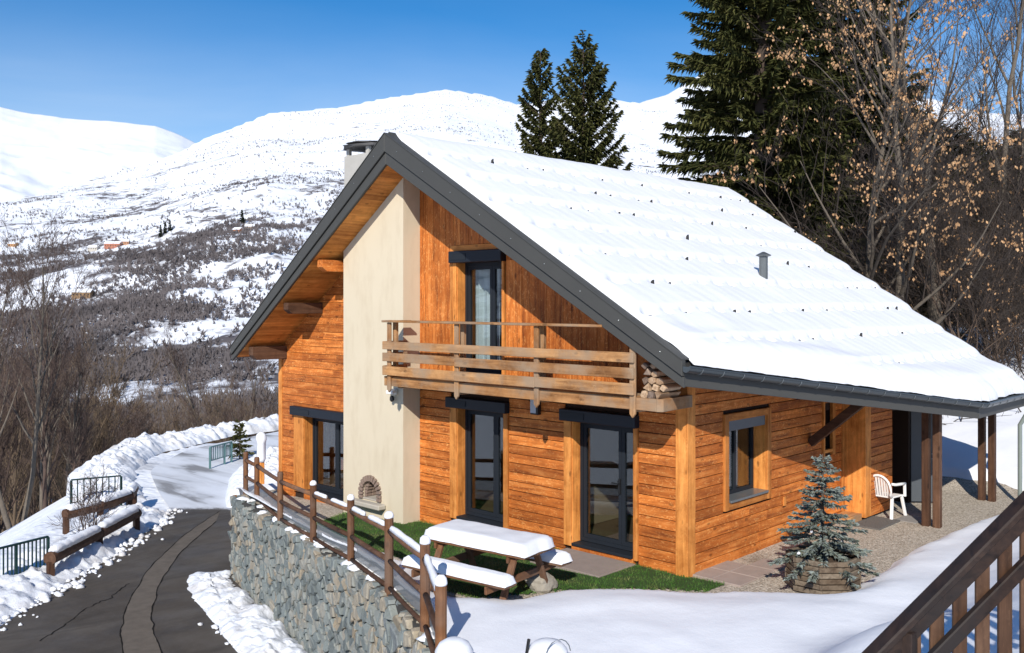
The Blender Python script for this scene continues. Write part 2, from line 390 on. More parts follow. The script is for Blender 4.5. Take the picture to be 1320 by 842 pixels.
# bare ground of the terrace (gravel)
gx = np.linspace(-6, 11, 69); gy = np.linspace(-3.2, 12.2, 63); X, Y = np.meshgrid(gx, gy)
Z = ground(X, Y) + .015 * fbm(X * 2, Y * 2, 3, 3)
kc = ((X[:-1, :-1] > wallE(Y[:-1, :-1]) + .12))
tag(link('gravel_yard', gridmesh('gravel_yard', X, Y, Z, kc), GRAVEL, smooth=True), 'pale gravel ground around the chalet', kind='structure')
# snow cover
gx = np.concatenate([np.arange(-10, -5.6, .4), np.arange(-5.6, 10.8, .1), np.arange(10.8, 18, .25), np.arange(18, 75, 1.5)])
gy = np.concatenate([np.arange(-14, -6.5, .5), np.arange(-6.5, 4.2, .1), np.arange(4.2, 13, .16), np.arange(13, 60, 1.2)])
X, Y = np.meshgrid(gx, gy); SDV = sdist(X, Y, CLEAR); Z = snowz(X, Y, SDV)
we = wallE(Y); lim = np.where(Y > 12.2, np.interp(Y, [12.2, 15.5, 19, 22, 25, 27, 60], [-.6, 1.6, 4.9, 6.8, 9.2, 15, 45]), we + .16)
Xc = np.where((X < lim) & (X > lim - 2.5), lim, X)
kc = ((X[:-1, :-1] >= lim[:-1, :-1] - .45) & (SDV[:-1, :-1] > -.35))
tag(link('snow_ground', gridmesh('snow_ground', Xc, Y, Z, kc), SNOW, smooth=True), 'smooth deep snow in front of and around the chalet', kind='structure')

# plateau, valley and the main mountainside: one sheet laid out on rays from the hillside
PLAT = np.array([cw(*p) for p in [(-18, -6), (-16.5, 10), (-14.2, 20), (-13.4, 25.5), (-14.7, 32), (-15.4, 35.8), (-15.0, 39.6), (-14.2, 42.5), (-11.6, 43.6), (0, 45), (14, 47), (30, 44), (45, 30), (40, -6)]])
SKX = np.array([-400, -150, 0, 60, 90, 140, 171, 205, 249, 300, 345, 400, 450, 520, 575, 620, 665, 720, 800, 840, 900, 1100, 1700])
SKY_ = np.array([330, 300, 264, 246, 238, 224, 216, 205, 184, 163, 149, 144, 135, 121, 114, 121, 134, 127, 128, 132, 130, 140, 160])
RGX = np.array([-400, 0, 250, 575, 830, 1700]); RGD = np.array([1700, 1900, 2700, 3600, 4200, 4400])
def mount(px, wd):                                       # px: bearing expressed as x at 1206 px focal; wd: depth
    Rr = np.interp(px, RGX, RGD); zt = 4.2 + (390 - np.interp(px, SKX, SKY_)) / 1206 * Rr
    t = np.clip((wd - 330) / (Rr - 330), 0, 1.2)
    up = np.where(t <= 1, t ** 1.28, 1 - (t - 1) * 1.5)
    return (zt + 47) * up, t
def valley(px, wd):
    r = (px - 660) / 1206 * wd; E, G = cw(r, wd)
    D = np.maximum(0, sdist(E, G, PLAT)); z = -2.22 - 45 * (1 - np.exp(-D / 75))
    m, t = mount(px, wd)
    amp = sm((wd - 250) / 600) * np.clip(1.15 - t, 0, 1) ** .6
    n = fbm(E / 420, G / 420, 5, 31) * 110 + fbm(E / 90 + 7, G / 90, 4, 37) * 26 + fbm(E / 25, G / 25, 3, 38) * 6
    z = z + m + n * amp + fbm(E / 14, G / 14, 3, 39) * 2.5 * sm(D / 30)
    return E, G, z, t
px = np.linspace(-260, 1600, 620)
wd = np.concatenate([np.linspace(12, 60, 70), np.geomspace(61, 5400, 330)])
PX, WD = np.meshgrid(px, wd)
E_, G_, Z_, T_ = valley(PX, WD)
def mk_mountain(name, lo, hi, dens, zmid):
    s = Mat(name, .8, .1)
    sp = s.n('SeparateXYZ'); s.L(s.co(), sp.inputs[0])
    a = s.noise(s.co(), .006, 9, .68); b = s.noise(s.co(), .05, 7, .7); st = s.noise(s.co((1, 1, 9)), .012, 6, .65)
    alt = s.n('MapRange'); s.L(sp.outputs[2], alt.inputs[0]); alt.inputs[1].default_value = lo; alt.inputs[2].default_value = hi; alt.inputs[3].default_value = dens; alt.inputs[4].default_value = -.055
    k = s.math('ADD', s.math('ADD', s.math('MULTIPLY', a, .75), s.math('MULTIPLY', b, .55)), s.math('ADD', s.math('MULTIPLY', st, .3), alt.outputs[0]))
    f = s.ramp(k, (.90, 0), (.985, 1))
    veg = s.mix(s.noise(s.co(), .08, 4), (.07, .064, .068), (.17, .15, .15))
    s.col(s.mix(f, (.83, .85, .89), veg)); s.bump(b, .3, 4); return s.m
MOUNT = mk_mountain('mountain_snow', -50, 700, .125, 120)
tag(link('valley_and_mountainside', gridmesh('valley_and_mountainside', E_, G_, Z_), MOUNT, smooth=True), 'broad snowy mountainside dotted with scrub across the valley', kind='structure')
# distant mountains behind
def range_(name, xs, ys, D0, D1, seed, m, base=-60):
    px = np.linspace(xs[0], xs[-1], 260); wd = np.linspace(D0, D1, 90); PX, WD = np.meshgrid(px, wd)
    E, G = cw((PX - 660) / 1206 * WD, WD); zt = 4.2 + (390 - np.interp(PX, xs, ys)) / 1206 * D1
    t = (WD - D0) / (D1 - D0)
    Z = base + (zt - base) * t ** .85 + (fbm(E / 900, G / 900, 5, seed) * 330 + fbm(E / 160, G / 160, 4, seed + 3) * 60) * np.clip(1 - t, 0, 1) ** .7 * sm(t * 4)
    Z = Z + fbm(PX / 30, PX * 0, 3, seed + 9) * 14 * sm((t - .8) * 5)
    V = np.concatenate([Z, Z[-1:] - 900]); E = np.concatenate([E, E[-1:] + FW[0] * 1500]); G = np.concatenate([G, G[-1:] + FW[1] * 1500])
    return link(name, gridmesh(name, E, G, V), m, smooth=True)
MOUNTF = mk_mountain('far_mountain_snow', 0, 500, -.06, 300); MOUNTR = mk_mountain('right_mountain_snow', 200, 1000, .06, 300)
tag(range_('far_mountain', [-400, -200, 0, 40, 80, 140, 200, 235, 250, 280, 340], [120, 126, 138, 146, 152, 156, 163, 175, 183, 200, 240], 3000, 7000, 71, MOUNTF), 'smooth white mountain beyond on the left', kind='structure')
tag(range_('right_mountain', [770, 800, 830, 860, 900, 950, 1000, 1060, 1130, 1200, 1280, 1500, 1800], [150, 140, 131, 122, 97, 78, 92, 112, 128, 128, 150, 170, 190], 2200, 4300, 83, MOUNTR), 'snowy mountain shoulder rising behind the spruces', kind='structure')
# wide snowfield behind and around the viewpoint, so that the panes have a country to mirror
me = bpy.data.meshes.new('snowfield'); q = 9000
me.from_pydata([(-q, -q, -75), (q, -q, -75), (q, q, -75), (-q, q, -75)], [], [(0, 1, 2, 3)])
tag(link('snowfield', me, SNOW), 'snowfield of the valley', kind='structure')
px = np.linspace(0, 2 * math.pi, 160); rr = np.linspace(900, 3600, 14); AN, RR = np.meshgrid(px, rr)
ang = np.arctan2(np.sin(AN - A2), np.cos(AN - A2)); back = sm((np.abs(ang) - R(62)) / R(25))
Zb = -80 + ((RR - 900) / 2700) ** 1.1 * (520 + 500 * fbm(np.cos(AN) * 4, np.sin(AN) * 4, 4, 91)) + 80 * fbm(RR * np.cos(AN) / 300, RR * np.sin(AN) / 300, 4, 93)
bk = back[:-1, :-1] > .02
tag(link('opposite_mountain', gridmesh('opposite_mountain', CAM[0] + RR * np.cos(AN), CAM[1] + RR * np.sin(AN), Zb, bk), MOUNT, smooth=True), 'snowy mountains on the other side of the valley', kind='structure')

# ------------------------------------------------------------------ road
RL = np.array([(-16, 0), (-12, 5), (-9, 8.6), (-5.9, 11.95), (-3.4, 14.4), (-1.4, 16.4), (.2, 18.0), (1.4, 19.6), (2.2, 22), (4.0, 26.6), (7.4, 30.2), (14, 32.5), (22, 33)], float)
RR_ = np.array([(-9.0, -6), (-6.5, -1.6), (-5.2, .6), (-3.3, 4.0), (-2.6, 6.4), (-1.8, 9.2), (-.9, 12), (1.2, 15.5), (4.6, 19), (6.6, 22), (9, 25), (15, 27), (22, 27.5)], float)
def dens(P, n=140):
    t = np.linspace(0, len(P) - 1, n); k = np.arange(len(P)); return np.stack([np.interp(t, k, P[:, 0]), np.interp(t, k, P[:, 1])], -1)
a = dens(RL); b = dens(RR_)
for arr in (a, b):
    for _ in range(6): arr[1:-1] = (arr[:-2] + 2 * arr[1:-1] + arr[2:]) / 4
u = np.linspace(0, 1, 24)[None, :]
X = a[:, :1] * (1 - u) + b[:, :1] * u; Y = a[:, 1:] * (1 - u) + b[:, 1:] * u
tag(link('road', gridmesh('road', X, Y, -2.15 + .02 * fbm(X * .4, Y * .4, 2, 2) + 0 * X), ASPH, smooth=True), 'dark asphalt road turning into packed snow at the bend', kind='structure')
def rz(x, y): return -2.15 + .02 * fbm(np.asarray(x) * .4, np.asarray(y) * .4, 2, 2)
PL = np.array([(-6.2, 5.6), (-4.79, 8.88), (-4.15, 10.4), (-3.04, 12.32), (-1.59, 14.29), (.74, 16.79), (2.3, 18.2)]); PR = np.array([(-5.6, 5.2), (-4.3, 8.37), (-3.73, 9.96), (-3.19, 11.11), (-2.0, 13.01), (-.23, 15.22), (1.5, 17.0)])
a = dens(PL, 70); b = dens(PR, 70)
for arr in (a, b):
    for _ in range(8): arr[1:-1] = (arr[:-2] + 2 * arr[1:-1] + arr[2:]) / 4
    arr += np.stack([fbm(np.arange(70) * .3, np.zeros(70), 3, 4), fbm(np.arange(70) * .3, np.ones(70), 3, 6)], -1) * .10
u = np.linspace(0, 1, 4)[None, :]
X = a[:, :1] * (1 - u) + b[:, :1] * u; Y = a[:, 1:] * (1 - u) + b[:, 1:] * u
tag(link('asphalt_patch', gridmesh('asphalt_patch', X, Y, rz(X, Y) + .005), PATCH, smooth=True), 'lighter repaired strip along the road', kind='structure')
def seam(P, name, wdt=.011):
    d = np.gradient(P, axis=0); d /= np.linalg.norm(d, axis=1)[:, None] + 1e-9; nn = np.stack([-d[:, 1], d[:, 0]], -1)
    wv = wdt * (.5 + npr.random(len(P))[:, None])
    X = np.stack([P[:, 0] - (nn * wv)[:, 0], P[:, 0] + (nn * wv)[:, 0]], -1); Y = np.stack([P[:, 1] - (nn * wv)[:, 1], P[:, 1] + (nn * wv)[:, 1]], -1)
    return tag(link(name, gridmesh(name, X, Y, rz(X, Y) + .010), TAR), 'dark crack in the road surface', kind='structure')
seam(a, 'road_crack'); seam(b, 'road_crack')
ck = dens(np.array([(-5.6, 10.6), (-4.9, 11.18), (-4.26, 11.86), (-3.6, 12.2), (-2.89, 12.9)]), 40); ck += npr.normal(0, .025, ck.shape); seam(ck, 'road_crack', .01)

def bankstrip(name, P, wd_, h, seed, label, off=0, lump=.14, n=420, m=46, zb=-2.2, mat=None):
    P = dens(np.array(P, float), n)
    for _ in range(5): P[1:-1] = (P[:-2] + 2 * P[1:-1] + P[2:]) / 4
    d = np.gradient(P, axis=0); d /= np.linalg.norm(d, axis=1)[:, None]; nn = np.stack([-d[:, 1], d[:, 0]], -1)
    u = np.linspace(-.5, .5, m)[None, :]
    edge = fbm(np.arange(n) * .09, np.zeros(n), 4, seed)[:, None] * .5
    X = P[:, :1] + nn[:, :1] * (u * wd_ + off + edge * (u < 0)); Y = P[:, 1:] + nn[:, 1:] * (u * wd_ + off + edge * (u < 0))
    prof = np.clip(1 - (np.abs(u) * 2) ** 2.6, 0, 1) * sm(np.minimum(np.arange(n), np.arange(n)[::-1]) / 30.)[:, None]
    lum = np.abs(fbm(X * 1.6, Y * 1.6, 5, seed + 2)) * 2.2 + np.maximum(0, fbm(X * 4.2, Y * 4.2, 4, seed + 5)) * 1.1
    Z = zb + (h * (.75 + .8 * fbm(X * .5, Y * .5, 3, seed + 1)) + lump * (lum * 2 - .3)) * prof ** .8 - .03
    return tag(link(name, gridmesh(name, X, Y, Z), mat or ROADSNOW, smooth=True), label, kind='structure')
bankstrip('snow_bank', [(-17, -1), (-12.9, 5.2), (-9.8, 9.0), (-6.7, 12.6), (-4.2, 15.0), (-2.2, 17.0), (-.5, 18.6), (.5, 20.1)], 2.2, .40, 101, 'lumpy ploughed snow bank along the left edge of the road')
bankstrip('snow_bank', [(.3, 21.5), (1.0, 23.6), (2.5, 27.4), (5.6, 31.3), (10, 33.6), (16, 34.6), (24, 35)], 2.2, .55, 131, 'ragged snow bank along the outside of the road bend', lump=.17)
bankstrip('snow_bank', [(-6.0, -.9), (-4.95, .95), (-4.1, 2.75), (-3.5, 4.5), (-3.0, 6.4), (-2.35, 8.8), (-1.7, 11.2), (-1.0, 12.6)], 1.15, .26, 151, 'low snow heap along the foot of the stone wall', off=.05, lump=.12, zb=-2.18)
bankstrip('snow_bank', [(3.6, 17.6), (4.6, 19.4), (6.2, 22.0), (8.2, 24.2), (10.5, 25.6), (15, 26.6)], 2.6, .75, 171, 'trampled snow bank inside the road bend behind the chalet', lump=.2)
# loose snow chunks at the bank feet: too many to count
def chunks(name, P, spread, n, seed, label, z0=-2.14, s0=.03, s1=.12):
    r = np.random.default_rng(seed); P = dens(np.array(P, float), 300); V = []; F = []
    ico = np.array([(0, 0, 1), (.89, 0, .45), (.28, .85, .45), (-.72, .53, .45), (-.72, -.53, .45), (.28, -.85, .45), (.72, .53, -.3), (-.28, .85, -.3), (-.89, 0, -.3), (-.28, -.85, -.3), (.72, -.53, -.3)])
    fc = [(0, 1, 2), (0, 2, 3), (0, 3, 4), (0, 4, 5), (0, 5, 1), (1, 6, 2), (2, 7, 3), (3, 8, 4), (4, 9, 5), (5, 10, 1), (2, 6, 7), (3, 7, 8), (4, 8, 9), (5, 9, 10), (1, 10, 6)]
    for i in range(n):
        p = P[r.integers(len(P))] + r.normal(0, spread, 2); s = s0 + (s1 - s0) * r.random() ** 2.5
        k = ico * s * (1 + r.normal(0, .18, (11, 1))) * np.array([1, 1, .75]); b0 = len(V) * 11
        V.append(k + np.array([p[0], p[1], z0 + s * .25])); F += [(a_ + b0, b_ + b0, c_ + b0) for a_, b_, c_ in fc]
    return tag(link(name, npmesh(name, np.concatenate(V), F), ROADSNOW, smooth=False), label, 'snow', kind='stuff')
chunks('snow_chunks', [(-9.4, 8.2), (-5.9, 11.9), (-3.4, 14.2), (-1.4, 16.2), (.2, 17.9), (1.3, 19.2)], .2, 380, 5, 'loose clods of ploughed snow along the left road edge', s1=.11)
chunks('snow_clods', [(-5.6, .4), (-4.5, 2.9), (-3.75, 5.5), (-2.7, 9), (-1.6, 12)], .16, 420, 6, 'loose clods of snow on the asphalt below the stone wall', s1=.09)

# ------------------------------------------------------------------ the chalet
H = thing('wooden_chalet', 'orange larch chalet with a snow covered roof, balcony and beige chimney breast', 'house')
GR, ZA, ZB = 5.99, 7.33, 6.84                     # ridge line, roof top and underside there
def ztop(G): return ZA - .604 * (GR - G) if G < GR else ZA - .7487 * (G - GR)
def zsof(G): return ZB - .576 * (GR - G) if G < GR else ZB - .702 * (G - GR)
def part(name, mb, m, parent=H, **k): return mb.build(name, m, parent, **k)

# --- backing walls with real openings
gw = MB()
def gcol(mb, g0, g1, spans, x0=.03, x1=.34):
    for z0, z1 in spans:
        if z1 is None: poly = [(g0, z0), (g1, z0), (g1, zsof(g1))] + ([(GR, ZB)] if g0 < GR < g1 else []) + [(g0, zsof(g0))]
        else: poly = [(g0, z0), (g1, z0), (g1, z1), (g0, z1)]
        mb.prism(poly, 'x', x0, x1)
OA, OB, OU, OL = (3.89, 5.13, .10, 2.2), (.99, 2.28, .10, 2.2), (3.93, 5.13, 2.80, 4.95), (8.35, 10.24, -.12, 1.62)
gcol(gw, .03, .99, [(-.05, None)]); gcol(gw, .99, 2.28, [(-.05, .10), (2.2, None)]); gcol(gw, 2.28, 3.89, [(-.05, None)])
gcol(gw, 3.89, 5.13, [(-.05, .10), (2.2, 2.80), (4.95, None)]); gcol(gw, 5.13, 8.35, [(-.4, None)])
gcol(gw, 8.35, 10.24, [(-.5, -.12), (1.62, None)]); gcol(gw, 10.24, 11.26, [(-.5, None)])
BACK = simple('dark_batten', (.03, .014, .008), .95)
WG = part('gable_wall', gw, BACK)
ew = MB(); OE = (1.16, 2.42, .98, 2.28)
for x0, x1, z0, z1 in [(.34, OE[0], -.05, 3.38), (OE[0], OE[1], -.05, OE[2]), (OE[0], OE[1], OE[3], 3.38), (OE[1], 4.62, -.05, 3.38), (4.62, 5.0, -.05, 1.42), (4.62, 5.0, 2.15, 3.38), (5.0, 5.62, -.05, 3.38)]:
    ew.box(x0, x1, .03, .34, z0, z1)
ew.box(5.62, 6.82, -.39, .3, .02, 3.1); ew.box(6.82, 7.75, -.39, -.1, 2.0, 3.1); ew.box(7.75, 9.6, -.39, .3, -.05, 3.1)
ew.box(6.82, 7.75, .6, .7, 0, 3.0)
WE = part('eave_wall', ew, BACK)
bw = MB(); bw.box(9.3, 9.6, .35, 11.26, -.5, 3.0); bw.prism([(.34, 3.0), (11.26, 3.0), (GR, ZB - .05)], 'x', 9.3, 9.6); bw.box(.35, 9.3, 10.95, 11.26, -.5, 3.0)
part('back_wall', bw, WOOD['z'])
# --- interior
im = MB(); im.box(.35, 9.3, .35, 10.95, -.02, .08); im.box(.35, 9.3, .35, 10.95, 2.52, 2.72); part('interior_floor', im, INTD)
im = MB(); im.box(4.3, 4.4, .35, 10.9, .09, 2.5); im.box(2.6, 2.7, 3.3, 8.4, 2.73, 4.9); im.box(.36, 4.2, 7.6, 7.7, .09, 2.5); im.box(.36, 4.2, 2.95, 3.05, .09, 2.5); part('partition', im, INTW)

# --- planks (each one its own piece)
PW = .165
def hplank(parent, poly_or, axis, a, b, z0, z1, face0, face1, mat):
    mb = MB()
    if axis == 'y': mb.box(face0, face1, a, b, z0 + .0055, z1 - .0055)
    else: mb.box(a, b, face0, face1, z0 + .0055, z1 - .0055)
    return mb.build('plank', mat, parent, bevel=.004)
def courses(parent, axis, a, b, z0, z1, f0, f1, skip=(), jl=2.6):
    z = z0; k = 0
    while z < z1 - .02:
        zt = min(z + PW, z1); segs = [(a, b)]
        for (o0, o1, oz0, oz1) in skip:
            if zt > oz0 + .03 and z < oz1 - .03:
                segs = [q for (p0, p1) in segs for q in ((p0, min(p1, o0)), (max(p0, o1), p1)) if q[1] - q[0] > .03]
        for p0, p1 in segs:
            cuts = [p0]
            while p1 - cuts[-1] > jl * 1.25: cuts.append(cuts[-1] + jl * rng.uniform(.45, 1.1))
            cuts.append(p1)
            for c0, c1 in zip(cuts[:-1], cuts[1:]):
                j = rng.uniform(-.002, .002)
                hplank(parent, None, axis, c0 + .0015, c1 - .0015, z, zt, f0 + j, f1, WOOD[axis])
        z = zt; k += 1
TR = .13
courses(WG, 'y', .2, 6.234, -.165, 2.64, .0, .028, [(OB[0] - .08, OB[1] + .17, -.1, 2.40), (OA[0] - .115, OA[1] + .195, -.1, 2.40)])
# left part of the gable: horizontal boards cut to the roof line
z = -.42
while z < 5.3:
    zt = z + PW
    for g0, g1 in ((8.19, 8.3), (10.65, 11.16)) if zt < 1.84 else ((8.19, 11.16),):
        e0 = min(g1, GR + (ZB - z) / .702 - .01); e1 = min(g1, GR + (ZB - zt) / .702 - .01)
        if e1 - g0 < .05: continue
        cuts = [g0] + ([g0 + rng.uniform(.6, 1.9)] if e1 - g0 > 2.2 else [])
        for i, c in enumerate(cuts):
            n0, n1 = (cuts[i + 1],) * 2 if i + 1 < len(cuts) else (e0, e1)
            mb = MB(); mb.prism([(c + .0015, z + .004), (n0 - .0015, z + .004), (n1 - .0015, zt - .004), (c + .0015, zt - .004)], 'x', rng.uniform(-.002, .002), .028)
            mb.build('plank', WOOD['y'], WG)
    z = zt
# upper gable: vertical boards
g = .02
while g < 6.22:
    wdt = min(rng.choice((.17, .19, .2, .22)), 6.23 - g); g1 = g + wdt
    spans = [(2.74, None)]
    if g1 > OU[0] - .05 and g < OU[1] + .10: spans = [(5.29, None)]
    for z0, _ in spans:
        mb = MB(); zt0, zt1 = zsof(g) - .01, zsof(g1) - .01
        if rng.random() < .45 and zt0 - z0 > 1.4:
            zc = z0 + rng.uniform(.5, zt0 - z0 - .4)
            mb.prism([(g + .003, z0), (g1 - .003, z0), (g1 - .003, zc - .002), (g + .003, zc - .002)], 'x', rng.uniform(-.004, .002), .028); mb.build('plank', WOOD['z'], WG)
            mb = MB(); z0 = zc
        mb.prism([(g + .003, z0), (g1 - .003, z0), (g1 - .003, zt1), (g + .003, zt0)], 'x', rng.uniform(-.004, .002), .028); mb.build('plank', WOOD['z'], WG)
    g = g1
courses(WE, 'x', .2, 5.5, -.02, 3.36, .0, .028, [(OE[0] - .12, OE[1] + .14, OE[2] - .14, OE[3] + .16), (4.56, 5.06, 1.36, 2.2)], 3.4)
courses(WE, 'x', 5.76, 6.82, .05, 2.9, -.42, -.392, [], 5)
# corner posts and trims
mb = MB(); mb.box(-.022, .2, -.022, .2, -.06, 3.36); part('corner_post', mb, TRIM['z'], bevel=.006)
mb = MB(); mb.box(-.02, .2, 11.16, 11.3, -.6, 2.98); part('corner_post', mb, TRIM['z'], bevel=.006)
mb = MB(); mb.box(5.5, 5.76, -.43, .0, .06, 3.0); part('pilaster', mb, TRIM['z'], bevel=.005)
mb = MB(); mb.box(5.40, 5.5, -.03, .03, 0, 3.1); part('trim_board', mb, TRIM['z'], bevel=.004)
mb = MB(); mb.box(4.95, 5.06, -.035, .03, 1.3, 2.9); part('trim_board', mb, TRIM['z'], bevel=.004)

# --- French doors and windows in the gable
def gdoor(o, tl, tr, depth, label, box_h, leafs, handle=False, riser=False, trim_top=False, curtain=None):
    g0, g1, z0, z1 = o
    D = bpy.data.objects.new('french_door', None); C.objects.link(D); D.parent = H; D['label'] = label
    mb = MB(); mb.box(-.035, .03, g1, g1 + tl, z0 - .02, z1); mb.build('trim', TRIM['z'], D, bevel=.004)
    mb = MB(); mb.box(-.035, .03, g0 - tr, g0, z0 - .02, z1); mb.build('trim', TRIM['z'], D, bevel=.004)
    mb = MB(); mb.box(-.01, depth + .05, g1 - .02, g1 + .003, z0, z1); mb.build('reveal', TRIM['z'], D)
    mb = MB(); mb.box(-.01, depth + .05, g0 - .003, g0 + .02, z0, z1); mb.build('reveal', TRIM['z'], D)
    mb = MB(); mb.box(-.13, .1, g0 - tr - .02, g1 + tl + .03, z1, z1 + box_h); bx_ = mb.build('shutter_box', BOXM, D, bevel=.012)
    mb = MB(); mb.box(-.14, -.128, g1 - .35, g1 + tl - .02, z1 + .05, z1 + box_h - .05); mb.build('solar_panel', ALU, bx_)
    a, b = g0 + .02, g1 - .02; x0, x1 = depth - .02, depth + .06
    fr = MB(); t = .06
    fr.box(x0, x1, a, a + t, z0 + .05, z1); fr.box(x0, x1, b - t, b, z0 + .05, z1); fr.box(x0, x1, a + t, b - t, z1 - t, z1); fr.box(x0, x1, a + t, b - t, z0 + .05, z0 + .05 + t)
    fr.build('frame', ALU, D)
    ia, ib = a + t + .002, b - t - .002; iz0, iz1 = z0 + .112, z1 - t - .002
    cuts = [ia] + [ia + (ib - ia) * q for q in leafs] + [ib]
    for c0, c1 in zip(cuts[:-1], cuts[1:]):
        lf = MB(); s = .065
        lf.box(x0 + .012, x1 - .004, c0 + .003, c0 + s, iz0, iz1); lf.box(x0 + .012, x1 - .004, c1 - s, c1 - .003, iz0, iz1)
        lf.box(x0 + .012, x1 - .004, c0 + s, c1 - s, iz1 - s, iz1); lf.box(x0 + .012, x1 - .004, c0 + s, c1 - s, iz0, iz0 + s)
        L_ = lf.build('sash', ALU, D)
        gl = MB(); gl.box(x0 + .035, x0 + .045, c0 + s, c1 - s, iz0 + s, iz1 - s); gl.build('pane', GLASS, L_)
    mb = MB(); mb.box(-.06, x0, a, b, z0, z0 + .045); mb.build('sill', ALU, D, bevel=.006)
    if riser: mb = MB(); mb.box(-.028, .03, g0 + .001, g1 - .001, -.05, z0 - .002); mb.build('riser', WOOD['y'], D)
    if handle:
        c = cuts[1] + .035; mb = MB(); mb.box(x0 - .02, x0 + .011, c - .02, c + .02, z0 + .95, z0 + 1.2); mb.beam((x0 - .045, c, z0 + 1.12), (x0 - .045, c + .13, z0 + 1.12), .022, .022); mb.beam((x0 - .05, c, z0 + 1.12), (x0 - .01, c, z0 + 1.12), .022, .022); mb.build('handle', BLACKM, D)
    if trim_top: mb = MB(); mb.box(-.03, .028, g0 - tr - .1, g1 + tl + .08, z1 + box_h + .003, z1 + box_h + .115); mb.build('lintel', TRIM['y'], D, bevel=.004)
    if curtain:
        for c0, c1, mt in curtain:
            n = 40; yy = np.linspace(c0, c1, n); xx = depth + .22 + .035 * np.sin(yy * 34) + .02 * np.sin(yy * 57)
            X = np.stack([xx, xx * 1.0], -1); Y = np.stack([yy, yy], -1); Z = np.stack([np.full(n, z0 + .06), np.full(n, z1 - .02)], -1)
            link('curtain', gridmesh('curtain', X, Y, Z), mt, D, smooth=True)
    return D
gdoor(OA, .19, .11, .2, 'glazed grey door behind the picnic table', .2, (.30,), riser=True)
gdoor(OB, .17, .075, .2, 'glazed grey door with a handle beside the house corner', .2, (.28,), handle=True, riser=True)
gdoor(OU, .10, .05, .2, 'balcony door with white curtains', .22, (.36,), trim_top=True, curtain=[(4.45, 5.08, WHITECL), (3.98, 4.30, CURT)])
gdoor(OL, .40, .05, .22, 'wide window left of the chimney breast', .2, (.5,), riser=False)
mb = MB(); mb.box(-.03, .03, 8.36, 10.23, -.5, -.14); part('plinth_board', mb, WOOD['y'])
# extra vertical boards beside the balcony door
for g0, g1 in ((5.14, 5.235),): pass
mb = MB(); mb.box(-.032, .02, 5.235, 5.31, 2.78, 4.93); part('trim_board', mb, TRIM['z'], bevel=.003)
# --- eave wall window
g0, g1, z0, z1 = OE
D = bpy.data.objects.new('window', None); C.objects.link(D); D.parent = H; D['label'] = 'deep set window in the long wall'
mb = MB(); mb.box(g0 - .12, g0, -.04, .03, z0 - .14, z1 + .12); mb.build('trim', TRIM['z'], D, bevel=.004)
mb = MB(); mb.box(g1, g1 + .13, -.04, .03, z0 - .14, z1 + .12); mb.build('trim', TRIM['z'], D, bevel=.004)
mb = MB(); mb.box(g0, g1, -.038, .03, z1, z1 + .12); mb.build('trim', TRIM['x'], D, bevel=.004)
mb = MB(); mb.box(g0, g1, -.038, .03, z0 - .14, z0 - .02); mb.build('trim', TRIM['x'], D, bevel=.004)
mb = MB(); mb.box(g0 - .003, g0 + .02, -.01, .3, z0, z1); mb.build('reveal', TRIM['z'], D)
mb = MB(); mb.box(g1 - .02, g1 + .003, -.01, .3, z0, z1); mb.build('reveal', TRIM['z'], D)
mb = MB(); mb.box(g0 + .02, g1 - .02, -.07, .26, z0 - .02, z0 + .02); mb.build('sill', BRACKET, D, bevel=.004)
mb = MB(); mb.box(g0 + .02, g1 - .02, .0, .2, z1 - .17, z1 - .002); mb.build('shutter_box', simple('grey_shutter_box', (.13, .14, .15), .5), D, bevel=.006)
fr = MB(); x0, x1, t = g0 + .02, g1 - .02, .06
fr.box(x0, x0 + t, .22, .3, z0 + .02, z1 - .17); fr.box(x1 - t, x1, .22, .3, z0 + .02, z1 - .17); fr.box(x0 + t, x1 - t, .22, .3, z0 + .02, z0 + .08); fr.box(x0 + t, x1 - t, .22, .3, z1 - .23, z1 - .17); fr.box(1.76, 1.82, .222, .298, z0 + .08, z1 - .23)
fr.build('frame', ALU, D)
for c0, c1 in ((x0 + t, 1.76), (1.82, x1 - t)):
    mb = MB(); mb.box(c0, c1, .25, .262, z0 + .08, z1 - .23); mb.build('pane', GLASS, D)
# narrow slit window
D = bpy.data.objects.new('window', None); C.objects.link(D); D.parent = H; D['label'] = 'narrow slit window near the porch'
mb = MB(); mb.box(4.56, 4.62, -.035, .03, 1.26, 2.6); mb.build('trim', TRIM['z'], D, bevel=.003)
mb = MB(); mb.box(4.62, 4.95, -.03, .03, 1.36, 1.42); mb.build('trim', TRIM['x'], D)
mb = MB(); mb.box(4.64, 4.93, .15, .17, 1.43, 2.15); mb.build('pane', GLASS, D)
mb = MB(); mb.box(3.02, 3.10, -.03, .0, .62, .78); part('vent_block', mb, TRIM['z'], bevel=.004)
# near-black panel painted as the doorway's interior shade, and the open grey door leaf
mb = MB(); mb.box(6.82, 7.75, .2, .25, .02, 2.0); part('doorway_shade_panel', mb, simple('doorway_shade', (.02, .017, .016), .9))
dl = bpy.data.objects.new('door', None); C.objects.link(dl); dl.parent = H; dl['label'] = 'open grey metal door under the porch'
DG = simple('grey_door_paint', (.07, .08, .09), .5)
mb = MB(); mb.beam((7.76, -.43, 1.02), (8.15, -.92, 1.02), .05, 1.96); mb.build('leaf', DG, dl, bevel=.005)
for zz in (.95, 1.05):
    mb = MB(); mb.beam((8.03, -.83, zz), (7.99, -.86, zz), .03, .03); mb.beam((7.99, -.86, zz), (7.93, -.79, zz), .02, .02); mb.build('handle', BRACKET, dl)

